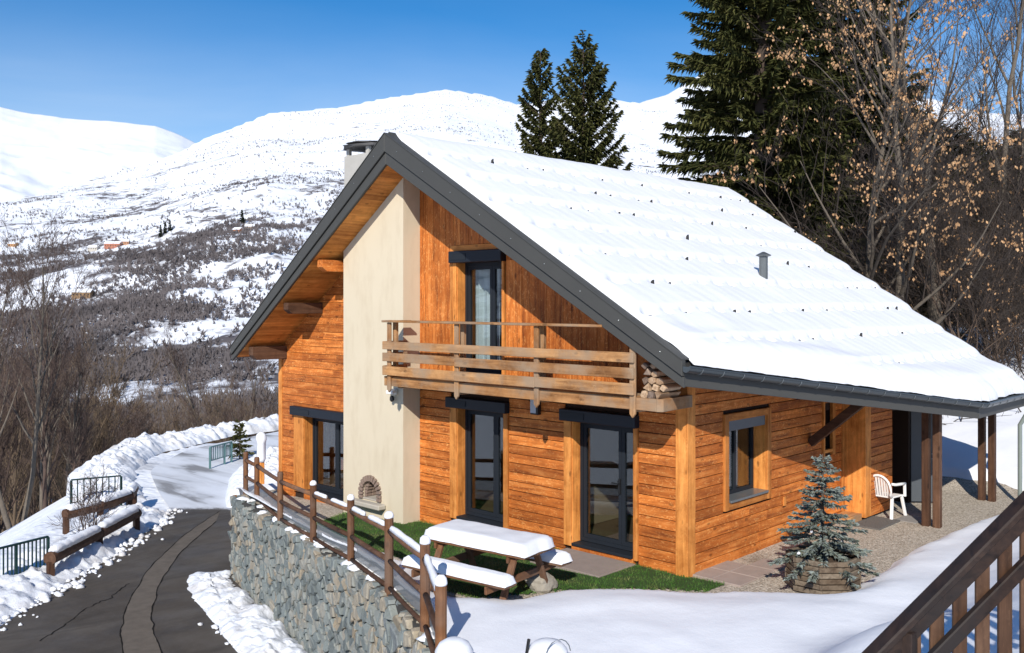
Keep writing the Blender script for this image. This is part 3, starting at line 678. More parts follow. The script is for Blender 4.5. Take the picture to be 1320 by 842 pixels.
# --- chimney breast and stack
# the fireplace hole is a real recess: build the front as pieces round it
def breast():
    g0, g1, zb, zt = 6.234, 8.184, -.6, 2.4
    f0, f1, fz, fr_ = 7.02, 7.50, .20, .24                      # opening sides, hearth level, radius
    mb = MB(); x0, x1 = -.42, .03
    mb.box(x0, x1, g0, f0, zb, zt); mb.box(x0, x1, f1, g1, zb, zt); mb.box(x0, x1, f0, f1, zb, fz)
    n = 10; gm = (f0 + f1) / 2; arc = [(gm - fr_ * math.cos(math.pi * i / n), fz + .14 + fr_ * math.sin(math.pi * i / n)) for i in range(n + 1)]
    for (a, za), (b, zb_) in zip(arc[:-1], arc[1:]):
        if b - a < 1e-4: continue
        mb.prism([(a, za), (b, zb_), (b, zt), (a, zt)], 'x', x0, x1)
    mb.prism([(g0, zt), (g1, zt), (g1, zsof(g1)), (g0, zsof(g0))], 'x', x0, x1)
    b = mb.build('chimney_breast', PLASTER, H)
    mb = MB(); mb.box(-.10, -.05, f0 - .05, f1 + .05, fz, fz + .6); mb.build('fire_back', SOOT, b)
    mb = MB(); mb.box(-.62, -.425, 6.76, 7.76, .07, .17); mb.build('hearth_ledge', LEDGE, b, bevel=.02)
    mb = MB(); mb.box(-.44, -.11, f0 + .002, f1 - .002, fz, fz + .025); mb.build('hearth_floor', LEDGE, b)
    # arch bricks
    for k in range(15):
        if k < 11: th = math.pi * (k + .5) / 11; c = (gm - (fr_ + .055) * math.cos(th), fz + .14 + (fr_ + .055) * math.sin(th)); ang = math.pi / 2 - th
        else: c = ((f0 - .055, f1 + .055)[k % 2], fz + (.03, .10)[(k - 11) // 2]); ang = math.pi / 2 if True else 0
        if k < 11: d = Vector((0, -math.cos(th), math.sin(th)))
        else: d = Vector((0, (-1, 1)[k % 2], 0))
        t_ = Vector((0, -d.z, d.y)); p = Vector((-.44, c[0], c[1])); wdt = .062 if k < 11 else .058
        q = MB(); vs = [p + Vector((sx * .035, 0, 0)) + d * (sd * .06) + t_ * (st * wdt / 2 * (1.0 + .1 * sd)) for sx in (-1, 1) for sd, st in ((-1, -1), (1, -1), (1, 1), (-1, 1))]
        q.add(vs, [(0, 1, 2, 3), (7, 6, 5, 4), (0, 4, 5, 1), (1, 5, 6, 2), (2, 6, 7, 3), (3, 7, 4, 0)]); q.build('brick', BRICKM, b, bevel=.008)
    for k in range(12):                                           # ashlar lining inside the oven
        q = MB(); zz = fz + .03 + .07 * (k // 2); gg = f1 - .035; xx = (-.4, -.25)[k % 2]
        q.box(xx, xx + .14, gg - .03 - .012 * (k // 2) ** 1.5, gg + .03, zz, zz + .062); q.build('brick', BRICKM, b, bevel=.008)
breast()
mb = MB(); mb.box(-.405, .75, 7.35, 8.18, 5.4, 7.26); ST = part('chimney_stack', mb, simple('grey_render', (.42, .40, .36), .9, 0, .15, 3, .3))
for g_, x_ in ((7.42, -.38), (8.08, -.38), (7.42, .65), (8.08, .65)):
    mb = MB(); mb.box(x_, x_ + .07, g_ - .035, g_ + .06, 7.26, 7.41); mb.build('cap_pillar', ST.data.materials[0], ST)
for k, (x0, x1, g0, g1, z) in enumerate(((-.58, .3, 7.2, 8.34, 7.41), (.28, .9, 7.22, 8.32, 7.42), (-.5, .8, 7.3, 8.26, 7.475))):
    mb = MB(); mb.lathe([(.5, 0), (.52, .03), (.5, .055)], n=9, jit=.25)
    mb.v = [((x0 + x1) / 2 + v[0] * (x1 - x0), (g0 + g1) / 2 + v[1] * (g1 - g0), z + v[2] + .02 * v[0]) for v in mb.v]; mb.build('slate_slab', SLATE, ST)

# --- roof
EV = [(-1.0, -.55), (6.31, -2.16), (9.4, -2.16)]            # eave corners in plan
def eaveG(E): return np.interp(E, [p[0] for p in EV], [p[1] for p in EV])
rf = MB(); pl = [(-1.0, GR), (-1.0, -.55), (6.31, -2.16), (9.4, -2.16), (11.5, GR)]; n = len(pl)
rf.add([(x, g, ztop(g) - .01) for x, g in pl] + [(x, g, zsof(g)) for x, g in pl], [tuple(range(n)), tuple(range(2 * n - 1, n - 1, -1))] + [(i, i + n, (i + 1) % n + n, (i + 1) % n) for i in range(n)])
pl = [(-1.0, 11.56), (-1.0, GR), (11.5, GR), (11.5, 11.56)]; n = 4
rf.add([(x, g, (ztop(g + 1e-6)) - .01) for x, g in pl] + [(x, g, zsof(g + 1e-6)) for x, g in pl], [tuple(range(n)), tuple(range(2 * n - 1, n - 1, -1))] + [(i, i + n, (i + 1) % n + n, (i + 1) % n) for i in range(n)])
ROOF = part('roof', rf, ROOFM)
# verge boards: upper cap board and a recessed lower board on each slope
for side in (0, 1):
    ge = -.62 if side == 0 else 11.62
    def T(g): return ztop(g) + .055
    def Bm(g): return ztop(g) + (zsof(g) - ztop(g)) * .60
    def Bl(g): return zsof(g) - .03
    s = 1e-6 * (1 if side else -1)
    for nm, fa, fb, x0, x1 in (('verge_board', T, lambda g: Bm(g) + .012, -1.085, -.99), ('verge_board', lambda g: Bm(g) - .003, Bl, -1.05, -.995)):
        mb = MB(); a, b = (ge, GR - .0015) if side == 0 else (GR + .0015, ge)
        mb.prism([(a, fb(a)), (b, fb(b)), (b, fa(b)), (a, fa(a))], 'x', x0, x1); o = mb.build(nm, FASCIA, ROOF, bevel=.006)
        if x0 < -1.06:
            for k in range(9):
                g = a + (b - a) * (k + .5) / 9
                sb = MB(); sb.lathe([(.010, 0), (.010, .008), (.004, .012)], n=6); sb.v = [(x0 - v[2], g + v[0], (fa(g) * .5 + fb(g) * .5) + v[1]) for v in sb.v]; sb.build('screw', BRACKET, o)
    fl = MB(); a, b = (ge, GR - .001) if side == 0 else (GR + .001, ge)                 # metal flashing lying on the roof edge
    fl.prism([(a, ztop(a) + .058), (b, ztop(b) + .058), (b, ztop(b) + .075), (a, ztop(a) + .075)], 'x', -1.095, -.90); fl.build('flashing', FASCIA, ROOF)
# bare ridge cap
mb = MB(); mb.prism([(GR - .26, ztop(GR - .26) + .05), (GR, ZA + .10), (GR + .26, ztop(GR + .26) + .05), (GR + .26, ztop(GR + .26)), (GR - .26, ztop(GR - .26))], 'x', -.98, 11.4); mb.build('ridge_cap', FASCIA, ROOF)
# soffit boards under the left verge and the right verge
for side, st in ((1, .135), (0, .145)):
    g = GR + .03 if side else -.5
    end = 11.5 if side else GR - .06
    while g < end - .02:
        g1 = min(g + st, end); mb = MB()
        mb.prism([(g + .002, zsof(g) - .028), (g1 - .002, zsof(g1) - .028), (g1 - .002, zsof(g1) - .004), (g + .002, zsof(g) - .004)], 'x', -.985, .03); mb.build('soffit_board', SOFF, ROOF)
        g = g1
# purlin ends carrying the overhang
for g, hh in ((8.35, .24), (9.62, .24), (11.05, .3), (10.98, .0)):
    if hh == 0: continue
    zz = zsof(g + .09) - .035
    mb = MB(); mb.prism([(-.9, zz - hh * .62), (-.78, zz - hh), (.0, zz - hh), (.0, zz), (-.9, zz)], 'y', g - .09, g + .09); part('purlin', mb, DARKW['x'] if g > 9 else WOOD['x'], bevel=.006)
# long eave: fascia, gutter with hangers
P0, P1, P2 = Vector((-1.0, -.58, ztop(-.58))), Vector((6.31, -2.19, ztop(-2.19))), Vector((9.42, -2.19, ztop(-2.19)))
for a, b in ((P0, P1), (P1, P2)):
    mb = MB(); mb.beam(a + Vector((0, 0, -.20)), b + Vector((0, 0, -.20)), .045, .28); mb.build('eave_fascia', FASCIA, ROOF, bevel=.005)
def gutter(a, b):
    off = Vector((0, 0, 0)); d = (b - a).normalized(); sd = Vector((d.y, -d.x, 0)).normalized(); up = Vector((0, 0, 1))
    mb = MB(); n = 10; vs = []
    for p in (a, b):
        for rad in (.085, .078):
            for k in range(n + 1):
                th = math.pi * k / n; vs.append(p + sd * (.115 - rad * math.cos(th)) + up * (-.055 - rad * math.sin(th)))
    m = n + 1; fs = []
    for k in range(n): fs += [(k, k + 1, 2 * m + k + 1, 2 * m + k), (m + k, 3 * m + k, 3 * m + k + 1, m + k + 1)]
    fs += [(0, 2 * m, 3 * m, m), (n, m + n, 3 * m + n, 2 * m + n)]
    mb.add(vs, fs); mb.tube([a + sd * .203 + up * -.052, b + sd * .203 + up * -.052], .014, 6)
    e = [a + sd * (.115 - .085 * math.cos(math.pi * k / n)) + up * (-.055 - .085 * math.sin(math.pi * k / n)) for k in range(m)]; mb.add(e, [tuple(range(m))])
    o = mb.build('gutter', GUTTER, ROOF, smooth=False)
    L_ = (b - a).length; nb = int(L_ / .42)
    for i in range(nb):
        c = a + d * (L_ * (i + .6) / nb); q = MB()
        q.tube([c + sd * (.115 - .093 * math.cos(math.pi * k / 8)) + up * (-.052 - .093 * math.sin(math.pi * k / 8)) for k in range(9)], .006, 5)
        q.build('gutter_hanger', BRACKET, o)
gutter(P0 + Vector((-.06, .013, 0)), P1); gutter(P1 + Vector((.02, 0, 0)), P2)
mb = MB(); mb.tube([P2 + Vector((-.1, -.11, -.12)), P2 + Vector((-.1, -.11, -.35)), P2 + Vector((-.1, .1, -.75)), P2 + Vector((-.1, .1, -2.3))], .045, 10); part('downpipe', mb, simple('green_grey_pipe', (.2, .23, .21), .5))
# roof snow: a thick quilt, terraced by rows of snow guards, pitted above each guard
ROWS = np.arange(-1.25, 5.9, .80)
def roofsnow():
    nu, nv = 420, 330
    u = np.linspace(0, 1, nu)[None, :]; v = np.linspace(0, 1, nv)[:, None]
    ge = eaveG(-.86 + u * 10.2) * 1.0; G0 = ge + .0; G = G0 + (GR - .05 - G0) * v
    Er = np.interp(G, [-2.2, GR], [9.42, 11.45]) + .10 * fbm(G * 1.5, G * 0, 3, 8); El = -.88 + .07 * fbm(G * 2.2, G * 0 + 4, 4, 12)
    E = El + (Er - El) * u; Ge = eaveG(E) - .11 + .07 * fbm(E * 3, E * 0, 3, 15); G = Ge + (GR - .02 - Ge) * v
    base = ZA - .604 * (GR - G)
    ph = (G - ROWS[0]) / .80; fr = ph - np.floor(ph)                    # 0 just above a guard row, 1 just below the next
    ter = .055 * (1 - fr) ** 1.3 * sm(fr / .12) * (.5 + vnoise(E * .9, G * 1.2, 44)) + .012 * np.sin(fr * math.pi)
    th = .16 + .05 * fbm(E * .5, G * .5, 3, 17) + ter + .0016 * np.sin(E * 2 * math.pi / .33 + 5 * fbm(E, G, 3, 3)) + .05 * fbm(E * 1.1, G * .9, 3, 23) + .014 * fbm(E * 3, G * 3, 3, 19)
    edge = np.minimum(np.minimum((E - El) / .30, (Er - E) / .5), np.minimum((G - Ge) / .24, (GR - G) / .5 + .3))
    th = th * np.sqrt(np.clip(1 - (1 - np.clip(edge, 0, 1)) ** 2, 0, 1)) + .07 * sm((.5 - np.abs((G - Ge) - .35)) / .5)
    dig = np.zeros_like(th)
    r_ = np.random.default_rng(3); spots = []
    for j, gr_ in enumerate(ROWS):
        for e in np.arange(-.62 + .25 * (j % 2), 11, .5):
            if e > np.interp(gr_, [-2.2, GR], [9.42, 11.45]) - .3 or gr_ < eaveG(e) + .3: continue
            near = e < -.2
            dep = r_.uniform(.10, .17) * (1.0 if r_.random() < .85 else .5)
            if near or r_.random() < .05: dep = .3
            sx = .05 + .16 * dep
            dig = np.maximum(dig, dep * np.exp(-(((E - e - .05) / sx) ** 2 + ((G - gr_ + .03) / (sx * .75)) ** 2)))
            spots.append((e, gr_, dep))
    th = np.maximum(th - dig, -.02)
    Z = base + th + .01
    return E, G, Z, spots
E_, G_, Z_, spots = roofsnow()
link('roof_snow', gridmesh('roof_snow', E_, G_, Z_), SOFTSNOW, ROOF, smooth=True)
V = MB()
for e, g, dep in spots:
    if dep < .25 and rng.random() < .42: continue
    z = ztop(g); top = max(.09, .25 - dep + rng.uniform(-.03, .05)); q = rng.uniform(.03, .055) * (1.8 if dep > .25 else 1)
    V.add([(e + .03, g - .05, z), (e + .03 + q, g - .06, z), (e + .04 + q, g + .01, z), (e + .02, g + .0, z), (e + .035, g - .045, z + top * .9), (e + .025 + q, g - .05, z + top), (e + .03 + q, g - .01, z + top), (e + .03, g - .012, z + top * .85)], [(4, 5, 6, 7), (0, 1, 5, 4), (1, 2, 6, 5), (2, 3, 7, 6), (3, 0, 4, 7)])
tag(V.build('snow_guards', ROOFM, ROOF), None, kind='stuff')
nu = 80; E_, G_ = np.meshgrid(np.linspace(-.88, 11.4, nu), np.linspace(GR + .05, 11.5, 60))
th = .18 * np.sqrt(np.clip(np.minimum(np.minimum((E_ + .88) / .3, (11.4 - E_) / .3), np.minimum((11.5 - G_) / .2, (G_ - GR) / .4 + .2)), 0, 1))
link('roof_snow', gridmesh('roof_snow', E_, G_, ZA - .7487 * (G_ - GR) + th), SOFTSNOW, ROOF, smooth=True)
# flue pipe
mb = MB(); zb = ztop(1.3); mb.tube([(4.72, 1.3, zb), (4.72, 1.3, zb + .62)], .085, 12); FP = mb.build('flue_pipe', simple('flue_zinc', (.16, .17, .17), .4, .6), ROOF, smooth=False)
mb = MB(); mb.lathe([(.06, zb + .60), (.15, zb + .63), (.15, zb + .645), (.02, zb + .71)], 4.72, 1.3, 12); mb.build('rain_cap', FP.data.materials[0], FP)

# --- porch posts, eave strut
for E0 in (5.95, 9.15):
    for k, gg in enumerate((-1.40, -1.60)):
        mb = MB(); mb.box(E0 - .07, E0 + .07, gg - .065, gg + .065, -.05, zsof(gg) + .02); part('porch_post', mb, DARKW['z'], bevel=.008)
mb = MB(); mb.beam((4.05, -.02, 1.62), (4.05, -1.08, 2.52), .14, .15, (0, 1, 1)); part('eave_strut', mb, DARKW['y'], bevel=.008)
mb = MB(); mb.box(3.98, 4.12, -1.45, .0, 2.50, 2.66); part('eave_beam', mb, DARKW['y'])

# --- balcony
BX = -.97
BAL = bpy.data.objects.new('balcony', None); C.objects.link(BAL); BAL.parent = H; BAL['label'] = 'weathered plank balcony across the gable'
def bp(name, mb, m, bv=.006): return mb.build(name, m, BAL, bevel=bv)
mb = MB(); mb.box(BX, BX + .09, -.10, 6.06, 2.62, 2.80); bp('edge_beam', mb, GREYW['y'])
mb = MB(); mb.prism([(BX, -.105), (BX + .08, -.18), (-.03, -.115), (-.03, -.03)], 'z', 2.615, 2.80); bp('edge_beam', mb, GREYW['x'])
mb = MB(); mb.box(BX, -.425, 6.065, 6.14, 2.62, 2.80); bp('edge_beam', mb, GREYW['x'])
x = BX + .095
while x < -.03:
    mb = MB(); mb.box(x, min(x + .135, -.005), -.085, 6.06, 2.742, 2.772); bp('deck_board', mb, GREYW['y'], .003); x += .14
for g in (.3, 2.2, 4.1, 5.8):
    mb = MB(); mb.box(BX + .095, -.0, g - .05, g + .05, 2.58, 2.735); bp('joist', mb, GREYW['x'])
for g, zt in ((5.95, 3.82), (4.086, 3.82), (2.199, 3.82), (.29, 3.55)):
    mb = MB(); mb.prism([(g - .05, 2.56), (g, 2.50), (g + .05, 2.56), (g + .05, zt), (g - .05, zt)], 'x', BX - .045, BX - .003); bp('baluster_post', mb, GREYW['z'])
    if g > 1: mb = MB(); mb.box(BX + .095, BX + .16, g - .05, g + .05, 2.81, zt); bp('baluster_post', mb, GREYW['z'])
for (za, zb), sag in zip(((3.315, 3.465), (3.085, 3.245), (2.835, 3.005)), (0, 0, 0)):
    cuts = [.235, 2.199, 4.09, 6.09] if za < 3.3 else [.235, 6.09]
    if za > 3.0 and za < 3.2: cuts = [.235, 4.09, 6.09]
    for a, b in zip(cuts[:-1], cuts[1:]):
        j = rng.uniform(-.008, .008); mb = MB(); mb.box(BX - .088, BX - .048, a + .002, b - .002, za + j, zb + j); bp('rail_plank', mb, GREYW['y'])
mb = MB(); mb.box(BX - .10, BX + .12, .82, 6.10, 3.825, 3.865); bp('handrail', mb, GREYW['y'])
mb = MB(); mb.box(BX + .125, -.425, 5.98, 6.10, 3.82, 3.86); bp('handrail', mb, GREYW['x'])
for za, zb in ((3.315, 3.465), (3.085, 3.245), (2.835, 3.005)):
    mb = MB(); mb.box(BX - .04, -.425, 6.095, 6.13, za, zb); bp('rail_plank', mb, GREYW['x'])
# firewood on the balcony end
k = 0
for row, nlog in enumerate((3, 3, 3, 2, 2)):
    for i in range(nlog):
        r_ = rng.uniform(.058, .078); gg = .16 - i * .118 - (row % 2) * .05; zz = 2.845 + row * .105 + rng.uniform(-.01, .01)
        n = rng.choice((5, 6, 7)); mb = MB(); a = rng.random() * 6; tl = rng.uniform(-.06, .06)
        n = rng.choice((3, 4, 4, 5, 6)); prof = [(math.cos(a + t * 2 * math.pi / n) * r_ * rng.uniform(.75, 1.15), math.sin(a + t * 2 * math.pi / n) * r_ * rng.uniform(.7, 1.05)) for t in range(n)]
        mb.prism(prof, 'x', 0, rng.uniform(.42, .55)); mb.v = [(v[0], v[1] + v[0] * tl, v[2]) for v in mb.v]
        o = mb.build('firewood_log', FIREW if rng.random() < .6 else BARKW, None, bevel=.008); o.location = (BX + .08 + rng.uniform(-.03, .05), gg, zz)
        tag(o, 'split firewood log stacked on the right end of the balcony', 'firewood', 'firewood logs stacked on the balcony end')
# --- lamps on the walls
L1 = thing('wall_lamp', 'small dark wall lamp with pale panel under the balcony between the glazed doors', 'lamp', (0, 3.08, 2.4))
mb = MB(); mb.box(-.10, .0, -.09, .09, -.16, .14); mb.build('housing', BLACKM, L1, bevel=.012)
mb = MB(); mb.box(-.106, -.101, -.055, .075, -.13, .11); mb.build('panel', simple('lamp_panel', (.4, .44, .5), .3), L1)
L2 = thing('floodlight', 'white security floodlight with black sensor on the beige chimney breast', 'lamp', (-.42, 6.47, 2.44))
mb = MB(); mb.box(-.05, .0, -.05, .05, -.05, .06); mb.build('base_plate', WHITEP, L2, bevel=.006)
mb = MB(); mb.beam((-.06, 0, .03), (-.2, -.05, -.0), .16, .07); mb.build('lamp_head', WHITEP, L2, bevel=.01)
mb = MB(); mb.lathe([(.02, -.19), (.045, -.16), (.045, -.1), (.02, -.07)], -.09, 0, 10); mb.build('sensor', BLACKM, L2)

# ------------------------------------------------------------------ retaining wall of single stones
WLL = thing('stone_retaining_wall', 'grey green rubble stone retaining wall below the terrace fence', 'wall')
wp = np.array(WALL); seg = np.hypot(*np.diff(wp, axis=0).T); cum = np.concatenate([[0], np.cumsum(seg)])
def wpos(s):
    x = np.interp(s, cum, wp[:, 0]); y = np.interp(s, cum, wp[:, 1]); e = .15
    dx = np.interp(s + e, cum, wp[:, 0]) - np.interp(s - e, cum, wp[:, 0]); dy = np.interp(s + e, cum, wp[:, 1]) - np.interp(s - e, cum, wp[:, 1]); l = math.hypot(dx, dy)
    return np.array([x, y]), np.array([dy / l, -dx / l])            # point, outward normal (towards the road)
S1 = cum[7] + 1.2
core = MB(); ss = np.linspace(.3, S1, 60); rows = []
for s_ in ss:
    p, nn = wpos(s_); zt = float(zg(p[1])) - .03; rows.append([(*(p - nn * .035), -2.3), (*(p - nn * .035), zt), (*(p - nn * .45), zt), (*(p - nn * .45), -2.3)])
vs = [v for r_ in rows for v in r_]; fs = [(i * 4 + k, i * 4 + (k + 1) % 4, (i + 1) * 4 + (k + 1) % 4, (i + 1) * 4 + k) for i in range(len(rows) - 1) for k in range(4)] + [(0, 1, 2, 3)]
core.add(vs, fs).build('mortar_core', MORTAR, WLL)
def clip(poly, px_, py_, nx, ny):
    out = []
    for i in range(len(poly)):
        a = poly[i]; b = poly[(i + 1) % len(poly)]; da = (a[0] - px_) * nx + (a[1] - py_) * ny; db = (b[0] - px_) * nx + (b[1] - py_) * ny
        if da <= 0: out.append(a)
        if (da < 0) != (db < 0) and abs(da - db) > 1e-9: t = da / (da - db); out.append((a[0] + (b[0] - a[0]) * t, a[1] + (b[1] - a[1]) * t))
    return out
rs = random.Random(5); sites = []
stp, ht_ = .165, .20
for i in range(int(S1 / stp) + 1):
    for j in range(13):
        sites.append((i * stp + (j % 2) * stp * .5 + rs.uniform(-.07, .07), -2.25 + j * ht_ + rs.uniform(-.08, .08)))
sites = [q for q in sites if rs.random() > .16]
stones = []
for (a, b) in sites:
    p, nn = wpos(a); zt = float(zg(p[1]))
    if b > zt - .03 or a > S1 or a < .32: continue
    poly = [(a - .4, b - .4), (a + .4, b - .4), (a + .4, min(b + .4, zt)), (a - .4, min(b + .4, zt))]; poly = [(q[0], max(q[1], -2.3)) for q in poly]
    for (c, d) in sites:
        if (c, d) == (a, b) or abs(c - a) > .7 or abs(d - b) > .7: continue
        # tilted metric gives the slanting, upright slabs of the wall
        poly = clip(poly, (a + c) / 2, (b + d) / 2, c - a, d - b)
        if len(poly) < 3: break
    if len(poly) < 3: continue
    m = np.array(poly); cc = m.mean(0)
    area = abs(sum(m[i][0] * m[i - 1][1] - m[i - 1][0] * m[i][1] for i in range(len(m)))) / 2
    if area < .004: continue
    stones.append((m, cc, area))
rest = MB()
# nearest (largest in view) stones first
stones.sort(key=lambda q: np.hypot(*(wpos(q[1][0])[0] - CAM[:2])) - q[2] * 40)
for k, (m, cc, area) in enumerate(stones):
    mb = MB() if k < 295 else rest; n = len(m); tx, ty = rs.uniform(-.25, .25), rs.uniform(-.25, .25); pro = rs.uniform(.0, .05)
    ring = []
    for sc_, dep in ((.93, -.05), (.92, .016), (.78, .038)):
        for q in m:
            jx = cc + (q - cc) * sc_ * (1 if sc_ > .9 else rs.uniform(.85, 1.1)); p, nn = wpos(jx[0])
            dd = dep + (pro + (jx[0] - cc[0]) * tx + (jx[1] - cc[1]) * ty if dep > 0 else 0)
            ring.append((p[0] + nn[0] * dd, p[1] + nn[1] * dd, jx[1]))
    mb.add(ring, [(r_ * n + i, r_ * n + (i + 1) % n, (r_ + 1) * n + (i + 1) % n, (r_ + 1) * n + i) for r_ in range(2) for i in range(n)] + [tuple(range(2 * n, 3 * n))])
    if mb is not rest: mb.build('stone', STONE, WLL)
if rest.v: tag(rest.build('stones', STONE2, WLL), None, kind='stuff')
# flat coping rubble on top
cp = MB()
for i in range(150):
    s_ = rs.uniform(.35, S1 - .1); p, nn = wpos(s_); o = rs.uniform(.02, .34); c = p - nn * o; z = float(zg(c[1])) - .03; rr = rs.uniform(.05, .12); n = rs.choice((5, 6))
    a0 = rs.random() * 6; pts = [(c[0] + math.cos(a0 + q * 6.283 / n) * rr * rs.uniform(.7, 1.1), c[1] + math.sin(a0 + q * 6.283 / n) * rr * rs.uniform(.7, 1.1)) for q in range(n)]
    h_ = rs.uniform(.015, .05); cp.add([(x, y, z - .02) for x, y in pts] + [(c[0] + (x - c[0]) * .8, c[1] + (y - c[1]) * .8, z + h_) for x, y in pts], [(q, (q + 1) % n, (q + 1) % n + n, q + n) for q in range(n)] + [tuple(range(n, 2 * n))])
tag(cp.build('coping_stones', STONE2, WLL), None, kind='stuff')
sp_ = MB()
for i in range(60):
    s_ = rs.uniform(.35, S1 - .1); p, nn = wpos(s_); c = p - nn * rs.uniform(.05, .36); z = float(zg(c[1])) - .02; rr = rs.uniform(.05, .16)
    b0 = len(sp_.v); sp_.lathe([(rr, 0), (rr * .85, .03), (rr * .4, .055)], 0, 0, 8, jit=.5)
    for q in range(b0, len(sp_.v)): v = sp_.v[q]; sp_.v[q] = (c[0] + v[0] * 1.1, c[1] + v[1], z + v[2])
tag(sp_.build('snow_patches', SNOW, WLL, smooth=True), None, kind='stuff')

# ------------------------------------------------------------------ terrace fence
def snowlump(p, q, wd_, h, seed, n=14, fill=1.0):
    """snow lying along a rail from p to q, uneven and broken where fill < 1"""
    r_ = random.Random(seed); p = Vector(p); q = Vector(q); d = (q - p).normalized(); sd = Vector((-d.y, d.x, 0)).normalized(); up = sd.cross(d) * -1
    if up.z < 0: up = -up
    mb = MB(); rows = []
    for i in range(n + 1):
        t = i / n; e = min(1, t * n / 1.5, (1 - t) * n / 1.5) ** .5 * r_.uniform(.9, 1.08)
        c = p + (q - p) * t; w2 = wd_ / 2 * max(.15, e); hh = h * max(.05, e)
        rows += [c - sd * w2, c - sd * w2 * .85 + up * hh * .65, c - sd * w2 * .3 + up * hh, c + sd * w2 * .3 + up * hh, c + sd * w2 * .85 + up * hh * .65, c + sd * w2]
    m = 6; fs = [(i * m + k, i * m + (k + 1) % m, (i + 1) * m + (k + 1) % m, (i + 1) * m + k) for i in range(n) for k in range(m)] + [tuple(range(m)), tuple(range((n + 1) * m - 1, n * m - 1, -1))]
    return mb.add(rows, fs)
FEN = thing('terrace_fence', 'brown post and rail fence with grey mesh screen on top of the stone wall', 'fence')
FP_ = [(-.48, 11.98), (-.79, 10.97), (-1.72, 8.54), (-2.28, 6.56), (-2.79, 4.73), (-3.44, 2.92), (-4.25, 1.18), (-5.19, -.17)]
FH = [.98, .98, 1.0, 1.04, 1.06, 1.1, 1.13, 1.08]
for i, ((x, y), h_) in enumerate(zip(FP_, FH)):
    zb = float(zg(y)) - .08; mb = MB(); r_ = .060 if i < 5 else .068
    mb.lathe([(r_, zb), (r_ * .98, zb + h_ * .5), (r_, zb + h_ + .05), (r_ * .8, zb + h_ + .08)], x, y, 12); mb.build('post', POSTW['z'], FEN, smooth=False)
    if i >= 3:
        sn = MB(); q = .04 + .014 * i / 2; sn.lathe([(r_ * 1.0, zb + h_ + .06), (r_ * 1.08, zb + h_ + .08), (r_ * .95, zb + h_ + .08 + q * .6), (r_ * .5, zb + h_ + .08 + q)], x, y, 12, jit=.12); sn.build('snow_cap', SNOW, FEN, smooth=True)
for i in range(len(FP_) - 1):
    (x0, y0), (x1, y1) = FP_[i], FP_[i + 1]; z0, z1 = float(zg(y0)), float(zg(y1)); d = np.array([x1 - x0, y1 - y0]); d /= np.hypot(*d); ax = 'y'
    h0, h1 = FH[i], FH[i + 1]; of = np.array([-d[1], d[0]]) * .0
    a0 = (x0 + d[0] * .06, y0 + d[1] * .06); a1 = (x1 - d[0] * .06, y1 - d[1] * .06)
    for fr_, rad, nm in ((.86, .045, 'rail'), (.46, .04, 'rail'), (.10, .035, 'rail')):
        sag = [0, -.008, -.01, -.008, 0]
        pts = [(a0[0] + (a1[0] - a0[0]) * t, a0[1] + (a1[1] - a0[1]) * t, z0 - .05 + h0 * fr_ + (z1 - z0 + (h1 - h0) * fr_) * t + s_) for t, s_ in zip((0, .25, .5, .75, 1), sag)]
        mb = MB(); mb.tube(pts, [rad * rng.uniform(.9, 1.08) for _ in pts], 8); mb.build(nm, POSTW['y'] if fr_ > .8 else DARKW['y'], FEN, smooth=True)
        if fr_ == .86 and i >= 3:
            P = Vector(pts[0]); Q = Vector(pts[-1]); up = Vector((0, 0, rad * .8))
            sects = [(.0, 1)] if i >= 5 else [(.02, .3 + .1 * i / 4), (.5, .95)]
            for t0, t1 in sects: snowlump(P.lerp(Q, t0) + up, P.lerp(Q, t1) + up, .085, .05 + .012 * (i - 3), 40 + i * 3 + int(t0 * 10)).build('rail_snow', SNOW, FEN, smooth=True)
    mb = MB(); zA, zB = z0 - .05 + h0 * .12, z1 - .05 + h1 * .12; zC, zD = z1 - .05 + h1 * .45, z0 - .05 + h0 * .45
    mb.add([(a0[0] + d[1] * -.05, a0[1] + d[0] * .05, zA), (a1[0] + d[1] * -.05, a1[1] + d[0] * .05, zB), (a1[0] + d[1] * -.05, a1[1] + d[0] * .05, zC), (a0[0] + d[1] * -.05, a0[1] + d[0] * .05, zD)], [(0, 1, 2, 3)]); mb.build('mesh_panel', NET, FEN)

# ------------------------------------------------------------------ lawn, slabs, mat
LW = np.array([(-1.85, 7.6), (-2.1, 5.6), (-2.1, 3.8), (-2.9, 2.7), (-2.95, 1.6), (-1.9, .95), (-1.25, .4), (-.45, -.6), (.1, -.62), (-.02, .05), (-.02, 8.0), (-.45, 8.1)])
gx = np.arange(-3.2, .3, .1); gy = np.arange(-1, 8.4, .1); X, Y = np.meshgrid(gx, gy); s_ = sdist(X, Y, LW)
tag(link('lawn', gridmesh('lawn', X, Y, ground(X, Y) + .025 - .03 * sm((s_ + .05) / .1), (s_[:-1, :-1] < .0)), GRASSG, smooth=True), 'strip of green turf in front of the gable', kind='structure')
nb = 26000; bx_ = npr.uniform(-3.1, .15, nb * 3); by_ = npr.uniform(-.9, 8.2, nb * 3); ok = sdist(bx_, by_, LW) < .02; bx_ = bx_[ok][:nb]; by_ = by_[ok][:nb]; nb = len(bx_)
th = npr.uniform(0, 6.28, nb); hh = npr.uniform(.02, .05, nb); bz = ground(bx_, by_) + .015; wv = .006
V = np.stack([np.stack([bx_ - np.cos(th) * wv, by_ - np.sin(th) * wv, bz], -1), np.stack([bx_ + np.cos(th) * wv, by_ + np.sin(th) * wv, bz], -1), np.stack([bx_ + npr.normal(0, .02, nb), by_ + npr.normal(0, .02, nb), bz + hh], -1)], 1).reshape(-1, 3)
